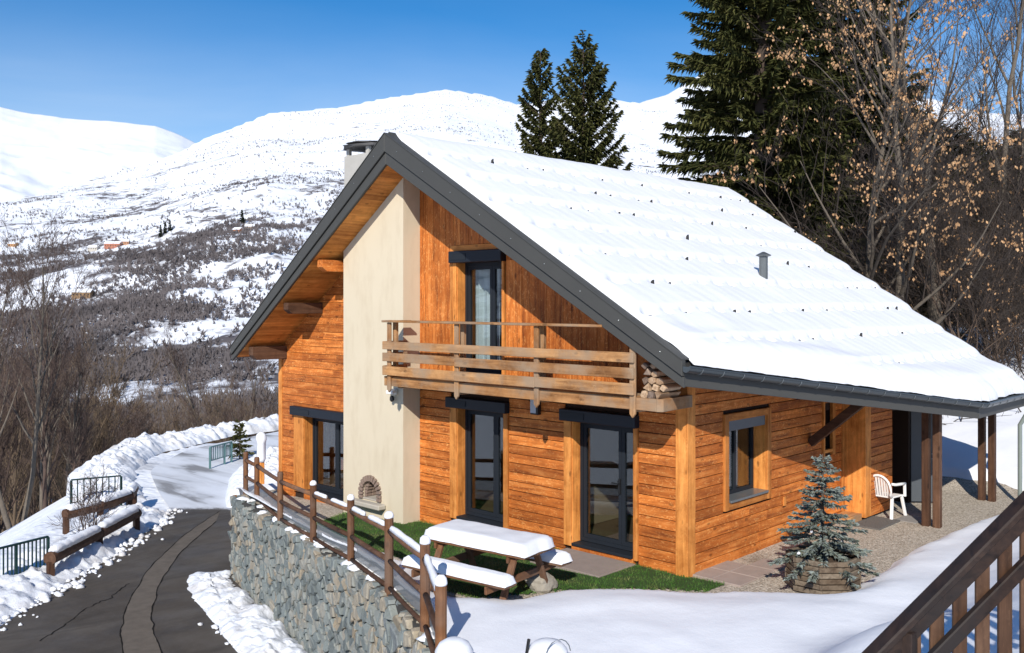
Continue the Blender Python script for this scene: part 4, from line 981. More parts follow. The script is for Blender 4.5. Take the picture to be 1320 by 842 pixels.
tag(link('turf', npmesh('turf', V, np.arange(nb * 3).reshape(-1, 3)), GRASS), 'short green turf blades along the foot of the gable wall', 'grass', kind='stuff')
def slab(name, corners, z, m, label, cat, h=.035, group=None):
    mb = MB(); mb.prism(corners, 'z', z - .02, z + h); o = mb.build(name, m, None, bevel=.006); return tag(o, label, cat, group)
slab('paving_slab', [(-1.0, .92), (-.06, .92), (-.06, 2.35), (-1.0, 2.35)], 0, simple('grey_slab', (.27, .22, .19), .9, 0, .2, 6, .3), 'grey brown stone slab before the glazed corner door', 'slab', .045)
for k, (x, y) in enumerate(((.12, -.85), (.66, -.85), (1.2, -.85), (.12, -.34), (.66, -.34))):
    j = rng.uniform(-.015, .015)
    slab('paver', [(x, y + j), (x + .52, y + j), (x + .52, y + .49 + j), (x, y + .49 + j)], -.005 + rng.uniform(0, .008), PAVE, ('pink concrete paver, nearest of the five to the snow and house corner', 'pink concrete paver in the middle of the outer row by the snow', 'pink concrete paver beside the spruce planter, end of outer row', 'pink concrete paver right against the house corner', 'pink concrete paver against the long wall, second from the corner')[k], 'paver', .03, 'pink pavers by the house corner')
slab('paver', [(3.0, -.95), (3.5, -.95), (3.5, -.45), (3.0, -.45)], 0, PAVE, 'lone worn paver in the gravel beneath the deep set window wall', 'paver', .02)
slab('door_mat', [(4.95, -.92), (5.95, -.92), (5.95, -.38), (4.95, -.38)], 0, MATM, 'dark grey door mat on the gravel beside the white chair', 'mat', .03)
slab('wooden_threshold', [(5.0, -.36), (5.5, -.36), (5.5, -.02), (5.0, -.02)], 0, GREYW['x'], 'low wooden step against the long wall beside the pilaster', 'step', .14)
slab('paver', [(5.95, -1.2), (6.5, -1.2), (6.5, -.8), (5.95, -.8)], 0, simple('grey_paver', (.26, .24, .22), .9), 'flat grey paver in the gravel in front of the chair', 'paver', .02)

def rock(name, loc, s, label, seed, m=BOULD):
    b = bmesh.new(); bmesh.ops.create_icosphere(b, subdivisions=3, radius=1); r_ = random.Random(seed)
    from mathutils import noise as mn
    for v in b.verts:
        n = mn.fractal(v.co * 1.3 + Vector((seed, 0, 0)), 1, 2, 4); v.co *= (1 + .28 * n); v.co = Vector((v.co.x * s[0], v.co.y * s[1], v.co.z * s[2]))
    me = bpy.data.meshes.new(name); b.to_mesh(me); b.free(); o = link(name, me, m); o.location = loc; return tag(o, label, 'rock')
rock('boulder', (-1.98, 1.2, .1), (.22, .2, .17), 'pale boulder by the near leg of the picnic table', 3)

# ------------------------------------------------------------------ picnic table under snow
PT = thing('picnic_table', 'wooden picnic table with benches under thick snow', 'picnic table', (-2.62, 1.68, .0), rz=R(7)); PT.scale = (.97, .92, 1)
def pp(n, mb, m=POSTW['y'], bv=.006, **k): return mb.build(n, m, PT, bevel=bv, **k)
for k in range(5):
    x = -.38 + k * .155; mb = MB(); mb.box(x, x + .145, -1.0, 1.0, .70, .74); pp('table_plank', mb)
for sd in (-1, 1):
    for k in range(2):
        x = sd * .70 - .145 + k * .148; mb = MB(); mb.box(x, x + .14, -1.0, 1.0, .40, .44); pp('bench_plank', mb)
    snowq = MB()
for e in (-.72, .72):
    for sd in (-1, 1):
        mb = MB(); mb.beam((sd * .25, e, .69), (sd * .62, e, -.05), .05, .11, (0, 1, 0)); pp('leg', mb, POSTW['z'])
    mb = MB(); mb.box(-.86, .86, e + .03, e + .075, .29, .395); pp('bench_bearer', mb, POSTW['x'])
    mb = MB(); mb.box(-.36, .36, e + .03, e + .075, .60, .695); pp('table_bearer', mb, POSTW['x'])
def slabsnow(x0, x1, y0, y1, z, h, seed, nx=20, ny=44):
    u, v = np.meshgrid(np.linspace(0, 1, nx), np.linspace(0, 1, ny)); X = x0 + (x1 - x0) * u; Y = y0 + (y1 - y0) * v
    d = np.minimum(np.minimum(X - x0, x1 - X) / .11, np.minimum(Y - y0, y1 - Y) / .15); f = np.sqrt(np.clip(1 - (1 - np.clip(d, 0, 1)) ** 2, 0, 1))
    X = X + .03 * fbm(X * 5, Y * 5, 3, seed + 4); Y = Y + .04 * fbm(X * 5, Y * 5, 3, seed + 8)
    return gridmesh('snow_cover', X, Y, z + h * f * (1 + .35 * fbm(X * 2, Y * 2, 3, seed)) + .004)
link('snow_cover', slabsnow(-.40, .40, -1.02, 1.02, .735, .16, 3), SOFTSNOW, PT, smooth=True)
for sd in (-1, 1): link('snow_cover', slabsnow(sd * .70 - .155, sd * .70 + .15, -1.02, 1.02, .435, .13, 5 + sd), SOFTSNOW, PT, smooth=True)

# ------------------------------------------------------------------ plastic chair
CH = thing('garden_chair', 'white plastic garden armchair under the porch roof', 'chair', (6.2, -.52, .01), rz=R(-92))
# local: front = +y, width along x
mb = MB(); mb.prism([(-.24, -.2), (.24, -.2), (.27, .24), (-.27, .24)], 'z', .39, .42); mb.build('seat', WHITEP, CH, bevel=.012)
for sx in (-1, 1):
    mb = MB(); mb.beam((sx * .24, .2, .40), (sx * .29, .27, 0), .055, .05, (0, 1, 0)); mb.build('leg', WHITEP, CH, bevel=.008)
    mb = MB(); mb.beam((sx * .22, -.18, .40), (sx * .26, -.30, 0), .055, .05, (0, 1, 0)); mb.build('leg', WHITEP, CH, bevel=.008)
    mb = MB(); mb.beam((sx * .285, .255, .0 + .38), (sx * .285, .24, .63), .05, .045, (0, 1, 0)); mb.build('arm_support', WHITEP, CH, bevel=.008)
    mb = MB(); mb.tube([(sx * .285, .26, .635), (sx * .29, .05, .65), (sx * .27, -.14, .66), (sx * .24, -.24, .68)], [.028, .03, .028, .025], 8); mb.build('armrest', WHITEP, CH, smooth=True)
mb = MB(); arc = [(.235 * math.cos(t), -.27 - .03 * math.sin(t), .56 + .27 * math.sin(t) if True else 0) for t in np.linspace(-.35, math.pi + .35, 17)]
mb.tube([(.22, -.19, .40), *arc, (-.22, -.19, .40)], .024, 8); BK = mb.build('backrest', WHITEP, CH, smooth=True)
for k in range(7):
    x = -.165 + k * .055; zt = .56 + .27 * math.sqrt(max(0, 1 - (x / .24) ** 2)); mb = MB(); mb.beam((x * .9, -.19, .41), (x, -.29, zt - .01), .034, .012, (0, 1, 0)); mb.build('slat', WHITEP, BK)

# ------------------------------------------------------------------ conifers
def spruce_mesh(Ht, R0, seed, whorl=.42, per=6, tw=.42, tww=.07, dn=9, rise=.25, droop=.55, power=.75, z0=.06, hang=.5, gap=0., tip=.35):
    r = np.random.default_rng(seed); P0 = []; D = []; L = []; W = []; sticks = MB()
    z = Ht * z0
    while z < Ht * .985:
        f = 1 - z / Ht; Rz = R0 * f ** power * (1 - .0)
        n = max(3, int(per * (0.6 + .5 * f + r.normal(0, .12)))); a0 = r.uniform(0, 6.28)
        for k in range(n):
            if r.random() < gap: continue
            az = a0 + k * 6.283 / n + r.normal(0, .22); ln = Rz * r.uniform(.62, 1.12) + .06
            m = max(5, int(ln * dn)); t = np.linspace(.08, 1, m) ** .85; t = np.clip(t + r.normal(0, .02, m), .03, 1)
            hz = rise * (1 + 1.6 * (1 - f)) * ln * t - droop * f * ln * t ** 2 * 1.1 + tip * ln * t ** 4 * .6
            o = np.array([math.cos(az), math.sin(az), 0]); sdv = np.array([-math.sin(az), math.cos(az), 0])
            zz = z + r.normal(0, whorl * .5)
            pos = np.stack([o[0] * ln * t, o[1] * ln * t, zz + hz], -1)
            k_ = [0, m // 3, 2 * m // 3, m - 1]; sticks.tube([(0, 0, zz)] + [tuple(pos[q]) for q in k_], [.012 * ln + .012, .009 * ln + .01, .007 * ln + .007, .004 * ln + .004, .003], 3, False)
            for sgn in (-1, 1, 0, 2):
                ang = r.uniform(.35, 1.05, m) * (sgn if sgn in (-1, 1) else 0)
                dr = o[None] * np.cos(ang)[:, None] + sdv[None] * np.sin(ang)[:, None]
                dr[:, 2] += r.normal(-.12, .2, m) + (-hang * 1.6 if sgn == 2 else (.25 if sgn == 0 else -.1 * hang))
                dr /= np.linalg.norm(dr, axis=1)[:, None]
                ll = tw * (.55 + .6 * np.sin(np.clip(t, 0, 1) * 2.6)) * r.uniform(.6, 1.25, m) * (.55 + .55 * f + .15) * (.8 if sgn in (0, 2) else 1)
                P0.append(pos); D.append(dr); L.append(ll); W.append(tww * r.uniform(.7, 1.3, m))
        z += whorl * (.55 + .6 * f) * r.uniform(.8, 1.2)
    P0 = np.concatenate(P0); D = np.concatenate(D); L = np.concatenate(L)[:, None]; W = np.concatenate(W)[:, None]; n = len(P0)
    rv = r.normal(0, 1, (n, 3)); sdv = np.cross(D, rv); sdv /= np.linalg.norm(sdv, axis=1)[:, None]; up = np.cross(D, sdv)
    tipv = P0 + D * L + np.array([0, 0, -.06]) * L; mid = P0 + D * L * .45 + np.array([0, 0, .03]) * L
    V = np.stack([P0, mid + sdv * W, tipv, mid - sdv * W, mid + up * W * .8, mid - up * W * .8], 1).reshape(-1, 3)
    b = np.arange(n)[:, None] * 6; F = np.concatenate([b + np.array([[0, 1, 2, 3]]), b + np.array([[0, 4, 2, 5]])])
    trunk = MB(); trunk.tube([(0, 0, -.6), (0, 0, Ht * .3), (0, 0, Ht * .7), (0, 0, Ht)], [Ht * .016 + .02, Ht * .012 + .01, Ht * .006 + .006, .006], 9)
    return npmesh('crown', V, F), sticks, trunk
def spruce(name, label, loc, mats, rz=0, **k):
    t = thing(name, label, 'tree', loc, rz=rz); me, st, tr = spruce_mesh(**k)
    tr.build('trunk', mats[0], t, smooth=True); c = link('crown', me, mats[1], t); st.build('branches', mats[0], c); return t
def at(px_, d): return cw((px_ - 660) / 1206 * d, d)
def put(px_, d, dz=0):
    x, y = at(px_, d); return (float(x), float(y), float(ground(x, y)) + dz)
SM = (BARKS, NEEDLE)
s1 = spruce('spruce_tree', 'shorter slim spruce behind the roof ridge, left of the pair', put(697, 46, -.3), SM, Ht=17.4, R0=3.2, seed=3, whorl=.34, per=6, tw=.42, tww=.05, dn=13, gap=.12, hang=.8, power=.8, rise=.35, droop=.4)
s2 = spruce('spruce_tree', 'taller open spruce behind the roof ridge, right of the pair', put(752, 44, -.3), SM, Ht=17.4, R0=4.0, seed=8, whorl=.34, per=7, tw=.42, tww=.05, dn=13, gap=.12, hang=.8, power=.75, rise=.4, droop=.4)
s3 = spruce('spruce_tree', 'huge dark spruce rising out of the picture behind the far roof end', put(985, 33, -.3), SM, Ht=28, R0=4.15, seed=12, whorl=.27, per=8, tw=.40, tww=.042, dn=17, hang=1.1, power=.7, rise=.18, droop=.55)
s4 = spruce('spruce_tree', 'tall dark spruce standing right behind the hugest spruce', put(1085, 37, -.3), SM, Ht=21, R0=4.6, seed=15, whorl=.3, per=8, tw=.42, tww=.045, dn=14, hang=1.1, power=.65, rise=.18, droop=.55)
for px_, d, s_, lb in ((1120, 43, (.85, .85, .72), 'mid height spruce half hidden behind the dry leaved tree'), (1005, 46, (.8, .8, .62), 'dark spruce deep in the wood between the two huge spruces'), (1190, 50, (1.1, 1.1, .52), 'dark low spruce behind the thick pale trunk'), (1270, 54, (1.1, 1.1, .44), 'dark low spruce far right behind bare twigs'), (1230, 44, (.95, .95, .46), 'dark low spruce just right of the thick pale trunk'), (1318, 47, (1., 1., .45), 'dark low spruce cut by the right picture edge'), (1150, 52, (1.1, 1.1, .62), 'dark spruce behind the slender leafy tree'), (1080, 50, (.9, .9, .6), 'dark spruce behind the second huge spruce')):
    dup(s4 if px_ > 1050 else s3, put(px_, d, -.3), rng.uniform(0, 6), s_, lb)
# blue spruce in a planter
PLW = mk_wood('planter_timber', (.07, .05, .035), (.16, .125, .09), (.26, .215, .165), 'x', .2, .85)
PLN = thing('wooden_planter', 'octagonal planter of stacked weathered timbers in the snow', 'planter', (.95, -1.72, 0))
for c in range(6):
    for k in range(8):
        a0 = R(22.5 + 45 * k); a1 = a0 + R(45); rr = .50 + rng.uniform(-.006, .006); z = .02 + c * .082
        p = Vector((rr * math.cos(a0), rr * math.sin(a0), z + .04 + rng.uniform(-.004, .004))); q = Vector((rr * math.cos(a1), rr * math.sin(a1), z + .04)); d = (q - p).normalized() * .03
        mb = MB(); mb.beam(p - d, q + d, .05, .072); mb.build('timber', PLW, PLN, bevel=.01)
mb = MB(); mb.lathe([(.45, .1), (.45, .44), (.2, .47)], 0, 0, 12); mb.build('soil', EARTH, PLN)
bs = spruce('blue_spruce', 'small blue grey spruce growing in the timber planter', (.95, -1.72, .34), (BARKD, BLUEN), Ht=1.63, R0=.72, seed=21, whorl=.12, per=9, tw=.085, tww=.014, dn=42, power=.95, z0=.05, rise=.05, droop=.38, hang=.05, tip=.3)
sn = MB()
for k in range(7):
    a = rng.uniform(0, 6.28); zz = rng.uniform(.15, .7); rr = .72 * (1 - zz / 1.6) * rng.uniform(.5, .95); b0 = len(sn.v)
    q = rng.uniform(.015, .032); sn.lathe([(q, 0), (q * .9, .018), (q * .3, .03)], 0, 0, 7, jit=.5)
    for i in range(b0, len(sn.v)): v = sn.v[i]; sn.v[i] = (v[0] * 1.6 + rr * math.cos(a), v[1] + rr * math.sin(a), v[2] + zz + .02)
tag(sn.build('snow_tufts', SNOW, bs, smooth=True), None, kind='stuff')

# ------------------------------------------------------------------ bare trees
def bare_mesh(Ht, r0, seed, kids=(9, 7, 5, 3), spread=(.75, .7, .7, .7), up=.25, lenf=(.5, .5, .5, .5), start=.3, wob=.10, stems=1, twig=.006, leaves=0, leafsz=.09):
    r = random.Random(seed); wood = MB(); tw = MB(); LV = []
    def limb(p, d, ln, rad, lv):
        n = (9, 6, 4, 3, 2)[lv]; pts = [p.copy()]; rads = [rad]; dd = d.copy()
        for i in range(n):
            dd = (dd + Vector((r.gauss(0, wob), r.gauss(0, wob), r.gauss(0, wob * .6) + up * .10 * (1 if lv else .3)))).normalized()
            pts.append(pts[-1] + dd * (ln / n)); t = (i + 1) / n
            rads.append(max(twig * .6, rad * (1 - .85 * t) if lv else rad * (1 - .8 * t)))
        (wood if lv < 2 else tw).tube(pts, rads, (9, 6, 4, 3, 3)[lv], False)
        if lv < len(kids):
            k = max(1, int(kids[lv] * r.uniform(.75, 1.25)))
            for j in range(k):
                t = start + (1 - start) * (j + r.random()) / k if lv == 0 else r.uniform(.2, 1)
                f = t * n; i = min(int(f), n - 1); q = pts[i].lerp(pts[i + 1], f - i); base = (pts[i + 1] - pts[i]).normalized()
                a = r.uniform(0, 6.283); ref = base.orthogonal().normalized(); side = (Matrix.Rotation(a, 3, base) @ ref)
                sp = spread[lv] * r.uniform(.7, 1.3); nd = (base * math.cos(sp) + side * math.sin(sp) + Vector((0, 0, up * .5))).normalized()
                limb(q, nd, ln * lenf[lv] * r.uniform(.6, 1.2) * (1.15 - .55 * t if lv == 0 else 1), max(twig, rads[i] * .55), lv + 1)
        if leaves and lv >= len(kids) - 1:
            for _ in range(3):
                if r.random() < leaves:
                    q = pts[-1].lerp(pts[max(0, len(pts) - 3)], r.random())
                    for _ in range(r.choice((2, 3, 4, 5))):
                        c = q + Vector((r.gauss(0, .06), r.gauss(0, .06), -r.random() * .14)); s_ = leafsz * r.uniform(.6, 1.2)
                        a = Vector((r.gauss(0, .4), r.gauss(0, .4), -1)).normalized(); b = a.orthogonal().normalized(); b = Matrix.Rotation(r.uniform(0, 6.28), 3, a) @ b
                        LV.append((c, c + a * s_ * .5 + b * s_ * .33, c + a * s_, c + a * s_ * .5 - b * s_ * .33))
    for s_ in range(stems):
        an = r.uniform(0, 6.28); d = Vector((math.cos(an) * .22 * (stems > 1), math.sin(an) * .22 * (stems > 1), 1)).normalized()
        limb(Vector((math.cos(an) * .12 * (stems > 1), math.sin(an) * .12 * (stems > 1), -.4)), d, Ht * r.uniform(.8, 1.05), r0 / stems ** .5, 0)
    return wood, tw, LV
def bare(name, label, loc, mats, group=None, rz=0, **k):
    t = thing(name, label, 'tree', loc, group, rz); wd_, tw, lv = bare_mesh(**k)
    wd_.build('trunk', mats[0], t, smooth=True); c = tw.build('twigs', mats[1], t)
    if lv:
        me = npmesh('dry_leaves', np.array([[tuple(p) for p in q] for q in lv]).reshape(-1, 3), np.arange(len(lv) * 4).reshape(-1, 4)); tag(link('dry_leaves', me, DRYL, t), None, kind='stuff')
    return t
# right-hand wood
TWIGD = simple('dark_twigs', (.045, .034, .028), .9, 0, .3, 2)
BM = (BARK, TWIGD)
bare('bare_tree', 'thick pale trunked bare tree behind the right end of the roof', put(1213, 30, -.2), BM, seed=4, Ht=19, r0=.24, kids=(11, 7, 5, 3), up=.55, start=.32, spread=(.5, .6, .7, .7), lenf=(.45, .5, .5, .5), wob=.06, leaves=.015)
bare('bare_tree', 'slender bare tree with tan dry leaves left of the thick pale trunk', put(1168, 28, -.2), BM, seed=9, Ht=14.5, r0=.17, kids=(15, 8, 5, 3), up=.3, start=.15, spread=(.85, .7, .7, .7), lenf=(.42, .5, .5, .45), wob=.1, leaves=.09, rz=2.2, leafsz=.10)
bare('bare_tree', 'spreading bare tree hung with tan dry leaves before the huge spruce', put(1098, 28.5, -.2), BM, seed=14, Ht=13.5, r0=.14, kids=(15, 8, 5, 3), up=.35, start=.15, spread=(.8, .7, .7, .7), lenf=(.42, .5, .5, .45), wob=.1, leaves=.2, leafsz=.10)
t4 = bare('bare_tree', 'bare grey tree with upright twigs at the right edge of the wood', put(1290, 33, -.2), BM, seed=23, Ht=15, r0=.16, kids=(12, 8, 6, 3), up=.6, start=.2, spread=(.55, .6, .7, .7), lenf=(.42, .5, .5, .5), wob=.08, leaves=.012)
t5 = bare('bare_tree', 'thin bare sapling in the brush right of the roof', put(1250, 27, -.2), (BARKD, TWIGD), 'bare saplings in the wood behind the roof end', seed=31, Ht=8, r0=.07, kids=(12, 7, 6, 3), up=.4, start=.08, spread=(.8, .7, .8, .8), lenf=(.5, .5, .5, .5), wob=.12, stems=3, leaves=.006)
t5['label'] = 'thin bare sapling in the brush behind the roof end'
for k in range(46):
    px_ = rng.uniform(1010, 1370); d = rng.uniform(29, 58); dup(t5, put(px_, d, -.2), rng.uniform(0, 6.28), rng.uniform(.65, 1.15))
for px_, d, s_, lb in ((1150, 40, .95, 'bare grey tree deep in the wood behind the slender leafy tree'), (1255, 44, .85, 'bare grey tree between the thick trunk and the right edge'), (1330, 40, .9, 'bare grey tree cut by the right picture edge'), (1045, 52, .8, 'bare grey tree far back between the spruces')):
    dup(t4, put(px_, d, -.2), rng.uniform(0, 6.28), s_, lb)
# tangled brush and fallen branches under the wood: uncountable
r_ = random.Random(77); br = MB()
for k in range(1500):
    px_ = r_.uniform(1040, 1400); d = r_.uniform(24.5, 50); x, y = at(px_, d); z = float(ground(x, y)); ln = r_.uniform(.6, 2.2); a = r_.uniform(0, 6.28); e = r_.uniform(.1, 1.3)
    p = Vector((x, y, z - .1)); q = p + Vector((math.cos(a) * math.cos(e), math.sin(a) * math.cos(e), math.sin(e))) * ln; m_ = p.lerp(q, .5) + Vector((r_.gauss(0, .12), r_.gauss(0, .12), r_.gauss(0, .08)))
    br.tube([p, m_, q], [.022, .014, .005], 3, False)
    for _ in range(4):
        t = r_.random(); c = p.lerp(q, t); br.tube([c, c + Vector((r_.gauss(0, .35), r_.gauss(0, .35), r_.uniform(0, .5)))], [.009, .003], 3, False)
tag(br.build('brush', TWIGD, None), 'tangled brown brush on the slope behind the roof end', 'brush', kind='stuff')
# left valley wood
TWIGT = simple('tan_twigs', (.15, .105, .066), .9, 0, .4, .6)
LW_ = 'bare brown trees in the wood below the road'
pro = [bare('bare_tree', 'bare reddish brown tree in the dense wood below the road', (0, 0, 0), ((TWIGR, TWIGR), (TWIGT, TWIGT), (BARKD, TWIGR))[i], LW_, seed=50 + i, Ht=10, r0=.13, kids=((15, 8, 5, 2), (11, 7, 5, 2), (12, 7, 5, 2))[i], up=.5, start=.15, spread=(.5, .55, .65, .7), lenf=(.4, .5, .5, .5), wob=.08, stems=(1, 2, 2)[i], twig=.009) for i in range(3)]
def vz(px_, d):
    E, G, z, t = valley(np.array([float(px_)]), np.array([float(d)])); return float(E[0]), float(G[0]), float(z[0])
k = 0; used = set()
for i in range(110):
    px_ = rng.uniform(-60, 395); d = rng.uniform(35, 60) if px_ < 115 and rng.random() < .55 else rng.uniform(47, 150)
    x, y, z = vz(px_, d)
    if float(sdist(np.array([x]), np.array([y]), PLAT)[0]) < 2.0: continue
    ytop = (rng.uniform(428, 520) if px_ < 90 else rng.uniform(492, 560)) + (max(0, (px_ - 60)) * .2 if px_ < 110 else 0)
    h_ = 4.2 - (ytop - 390) / 1206 * d - z; s_ = h_ / 10.2
    if s_ < .3 or s_ > 2.4: continue
    p = pro[k % 3]; w_ = s_ ** .75 * 1.05
    if k < 3: p.location = (x, y, z - .2); p.scale = (w_, w_, s_); p.rotation_euler = (0, 0, rng.uniform(0, 6))
    else: dup(p, (x, y, z - .2), rng.uniform(0, 6.28), (w_, w_, s_))
    k += 1
big = [(-12, 33, 9.6, 1, 'pale grey bare tree at the very left picture edge'), (22, 35, 10.2, 3, 'grey bare tree with slim parallel trunks left of the green railing'), (58, 38.5, 9.3, 5, 'grey bare tree standing above the second log barrier'), (92, 42, 8.2, 7, 'small grey bare tree at the edge of the wood by the road bend'), (300, 52, 10.5, 9, 'tan bare tree behind the snow bank near the chalet corner')]
for px_, d, h_, sd_, lb in big:
    x, y, z = vz(px_, d); bare('bare_tree', lb, (x, y, z - .2), (BARK, TWIGR), seed=300 + sd_, Ht=h_, r0=.15, kids=(13, 7, 5, 2), up=.6, start=.3, spread=(.5, .55, .65, .7), lenf=(.38, .5, .5, .5), wob=.06, stems=2, twig=.008)
# scrub and trees on the far slopes: a mass of thousands
r = np.random.default_rng(5); N = 210000
px = r.uniform(-120, 560, N); wd = 10 ** r.uniform(math.log10(130), math.log10(3300), N)
E_, G_, Z_, T_ = valley(px, wd)
patch = 1.25 * fbm(E_ / 210, G_ / 210, 4, 61) + .9 * fbm(E_ / 60, G_ / 60, 3, 67) + .6 * fbm(G_ / 30, Z_ / 9, 3, 69)
alt = np.clip((Z_ + 50) / 460, 0, 1)
prob = np.clip(.46 - 1.15 * alt ** .62 + patch * 2.5 * (1 - .35 * alt), .035, .8)
ok = (r.random(N) < prob) & (T_ < .97) & (sdist(E_, G_, PLAT) > 55); E_, G_, Z_, wd_s = E_[ok], G_[ok], Z_[ok], wd[ok]; n = len(E_)
px2 = r.uniform(-60, 860, 90000); wd2 = r.uniform(1100, 4100, 90000); E2, G2, Z2, T2 = valley(px2, wd2)
p2 = .10 + 1.1 * fbm(E2 / 260, G2 / 260, 4, 161) + .8 * fbm(E2 / 60, G2 / 60, 3, 167) - .10 * T2
k2 = (r.random(len(E2)) < np.clip(p2, .015, .6)) & (T2 < .975)
E_ = np.concatenate([E_, E2[k2]]); G_ = np.concatenate([G_, G2[k2]]); Z_ = np.concatenate([Z_, Z2[k2]]); alt = np.concatenate([alt[ok], np.full(k2.sum(), .55)]); ok = slice(None); n = len(E_)
hh = r.uniform(2.5, 7.5, n) * np.clip(1.15 - alt[ok] * .7, .4, 1); hh = hh * np.where(r.random(n) < .4, .5, 1)
q = 9; base = np.stack([E_, G_, Z_], -1)
a = r.uniform(0, 6.28, (n, q)); el = r.uniform(.35, 1.5, (n, q)); ln = hh[:, None] * r.uniform(.45, 1.0, (n, q))
st = base[:, None, :] + np.stack([r.normal(0, .1, (n, q)) * hh[:, None], r.normal(0, .1, (n, q)) * hh[:, None], hh[:, None] * r.uniform(-.05, .45, (n, q))], -1)
dr = np.stack([np.cos(a) * np.cos(el), np.sin(a) * np.cos(el), np.sin(el)], -1); tipv = st + dr * ln[..., None] * .75
sdv = np.stack([RT[0] * np.ones((n, q)), RT[1] * np.ones((n, q)), r.normal(0, .6, (n, q))], -1) * (hh[:, None, None] * r.uniform(.04, .12, (n, q, 1)))
V = np.stack([st - sdv, st + sdv, tipv], 2).reshape(-1, 3)
SCRUB = mk_leafmat('grey_brown_scrub', (.065, .058, .062), (.16, .14, .14), (.10, .085, .08), .02)
tag(link('far_scrub', npmesh('far_scrub', V, np.arange(len(V)).reshape(-1, 3)), SCRUB), 'grey brown scrub and bare woods speckling the far mountainside', 'scrub', kind='stuff')
print('scrub', n)
# a few dark firs on the far slope
fir = MB(); fm = mk_leafmat('far_fir', (.015, .022, .012), (.03, .04, .02))
for i, (px_, d, lb) in enumerate(((207, 1250, 'leftmost of three tiny dark firs beside the far hamlet'), (213, 1255, 'middle of three tiny dark firs beside the far hamlet'), (219, 1262, 'rightmost of three tiny dark firs beside the far hamlet'), (312, 1050, 'lone tiny dark fir above the far orange house'))):
    x, y, z = vz(px_, d); t = thing('fir_tree', lb, 'tree', (x, y, z - .5), 'firs on the far slope'); me, stx, trk = spruce_mesh(Ht=16, R0=2.8, seed=60 + i, whorl=.9, per=6, tw=1.0, tww=.3, dn=3)
    link('crown', me, fm, t); trk.build('trunk', BARKS, t)
# far houses
def farhouse(px_, d, wdt, dep, h, wallc, label, rz=0, roofsnow=True):
    x, y, z = vz(px_, d); t = thing('far_house', label, 'house', (x, y, z), rz=A2 - R(90) + rz); wm = simple('far_wall', wallc, .9)
    mb = MB(); mb.box(-wdt / 2, wdt / 2, -dep / 2, dep / 2, -6, h); mb.prism([(-dep / 2, h), (dep / 2, h), (0, h + dep * .28)], 'x', -wdt / 2, wdt / 2); mb.build('wall', wm, t)
    e = .5; s_ = .56
    for sg in (-1, 1):
        mb = MB(); mb.prism([(sg * (dep / 2 + e), h - e * s_ + .03), (0, h + dep * .28 + .03), (0, h + dep * .28 + .5), (sg * (dep / 2 + e), h - e * s_ + .45)], 'x', -wdt / 2 - e, wdt / 2 + e); mb.build('roof', SNOW if roofsnow or sg > 0 else simple('far_tiles', (.3, .1, .05), .9), t)
    nw = max(2, int(wdt / 3))
    for k in range(nw):
        c = -wdt / 2 + wdt * (k + .5) / nw; mb = MB(); mb.box(c - .55, c + .55, -dep / 2 - .08, -dep / 2 + .05, h * .35, h * .35 + 1.4); mb.build('window', ALU, t)
    return t
farhouse(146, 1230, 20, 9, 5.5, (.40, .16, .10), 'long red brown house of the far hamlet')
farhouse(162, 1240, 9, 8, 4.5, (.42, .22, .13), 'small brown house beside the long red house', .2)
farhouse(121, 1225, 12, 9, 4, (.5, .46, .4), 'pale low house left of the long red house')
farhouse(222, 1215, 8, 8, 4.5, (.45, .3, .2), 'small tan house right of the tiny dark firs', .3)
farhouse(307, 960, 8, 7, 5, (.55, .2, .07), 'orange walled house on the far slope beside the verge tip', -.3)
farhouse(322, 970, 9, 7, 4.5, (.4, .3, .22), 'snow roofed tan house right of the orange walled house', .2)
farhouse(107, 760, 15, 8, 4.2, (.27, .17, .09), 'brown barn below the far snowfield')
farhouse(17, 1300, 11, 8, 4.5, (.45, .25, .12), 'tan house at the left picture edge on the far slope')

# ------------------------------------------------------------------ roadside barriers on the left
def picket(name, label, p, q, h, zb, n, m=GREENR, group=None, rail_over=0):
    F = thing(name, label, 'railing', (0, 0, 0), group); p = Vector((*p, zb)); q = Vector((*q, zb))
    mb = MB(); mb.beam(p + Vector((0, 0, h)), q + Vector((0, 0, h)), .07, .04); mb.build('top_rail', m, F, bevel=.004)
    mb = MB(); mb.beam(p + Vector((0, 0, .10)), q + Vector((0, 0, .10)), .04, .03); mb.build('bottom_rail', m, F)
    for k in range(n):
        c = p.lerp(q, k / (n - 1)); mb = MB(); big = k % 8 == 0 or k == n - 1; w_ = .06 if big else .028
        mb.box(c.x - w_ / 2, c.x + w_ / 2, c.y - w_ / 2, c.y + w_ / 2, c.z - (.3 if big else -.1), c.z + h - .02); mb.build('post' if big else 'bar', m, F)
    return F
picket('metal_railing', 'dark green metal bar railing at the left picture edge', (-6.2, 14.2), (-3.91, 14.85), .85, -2.08, 25)
picket('metal_railing', 'short dark green railing behind the second log barrier', (-.75, 21.7), (.62, 21.3), .8, -2.05, 9)
picket('picket_fence', 'green picket fence on the snow inside the road bend', (5.7, 25.1), (7.0, 25.8), .62, -1.95, 13, simple('green_pickets', (.10, .2, .2), .6))
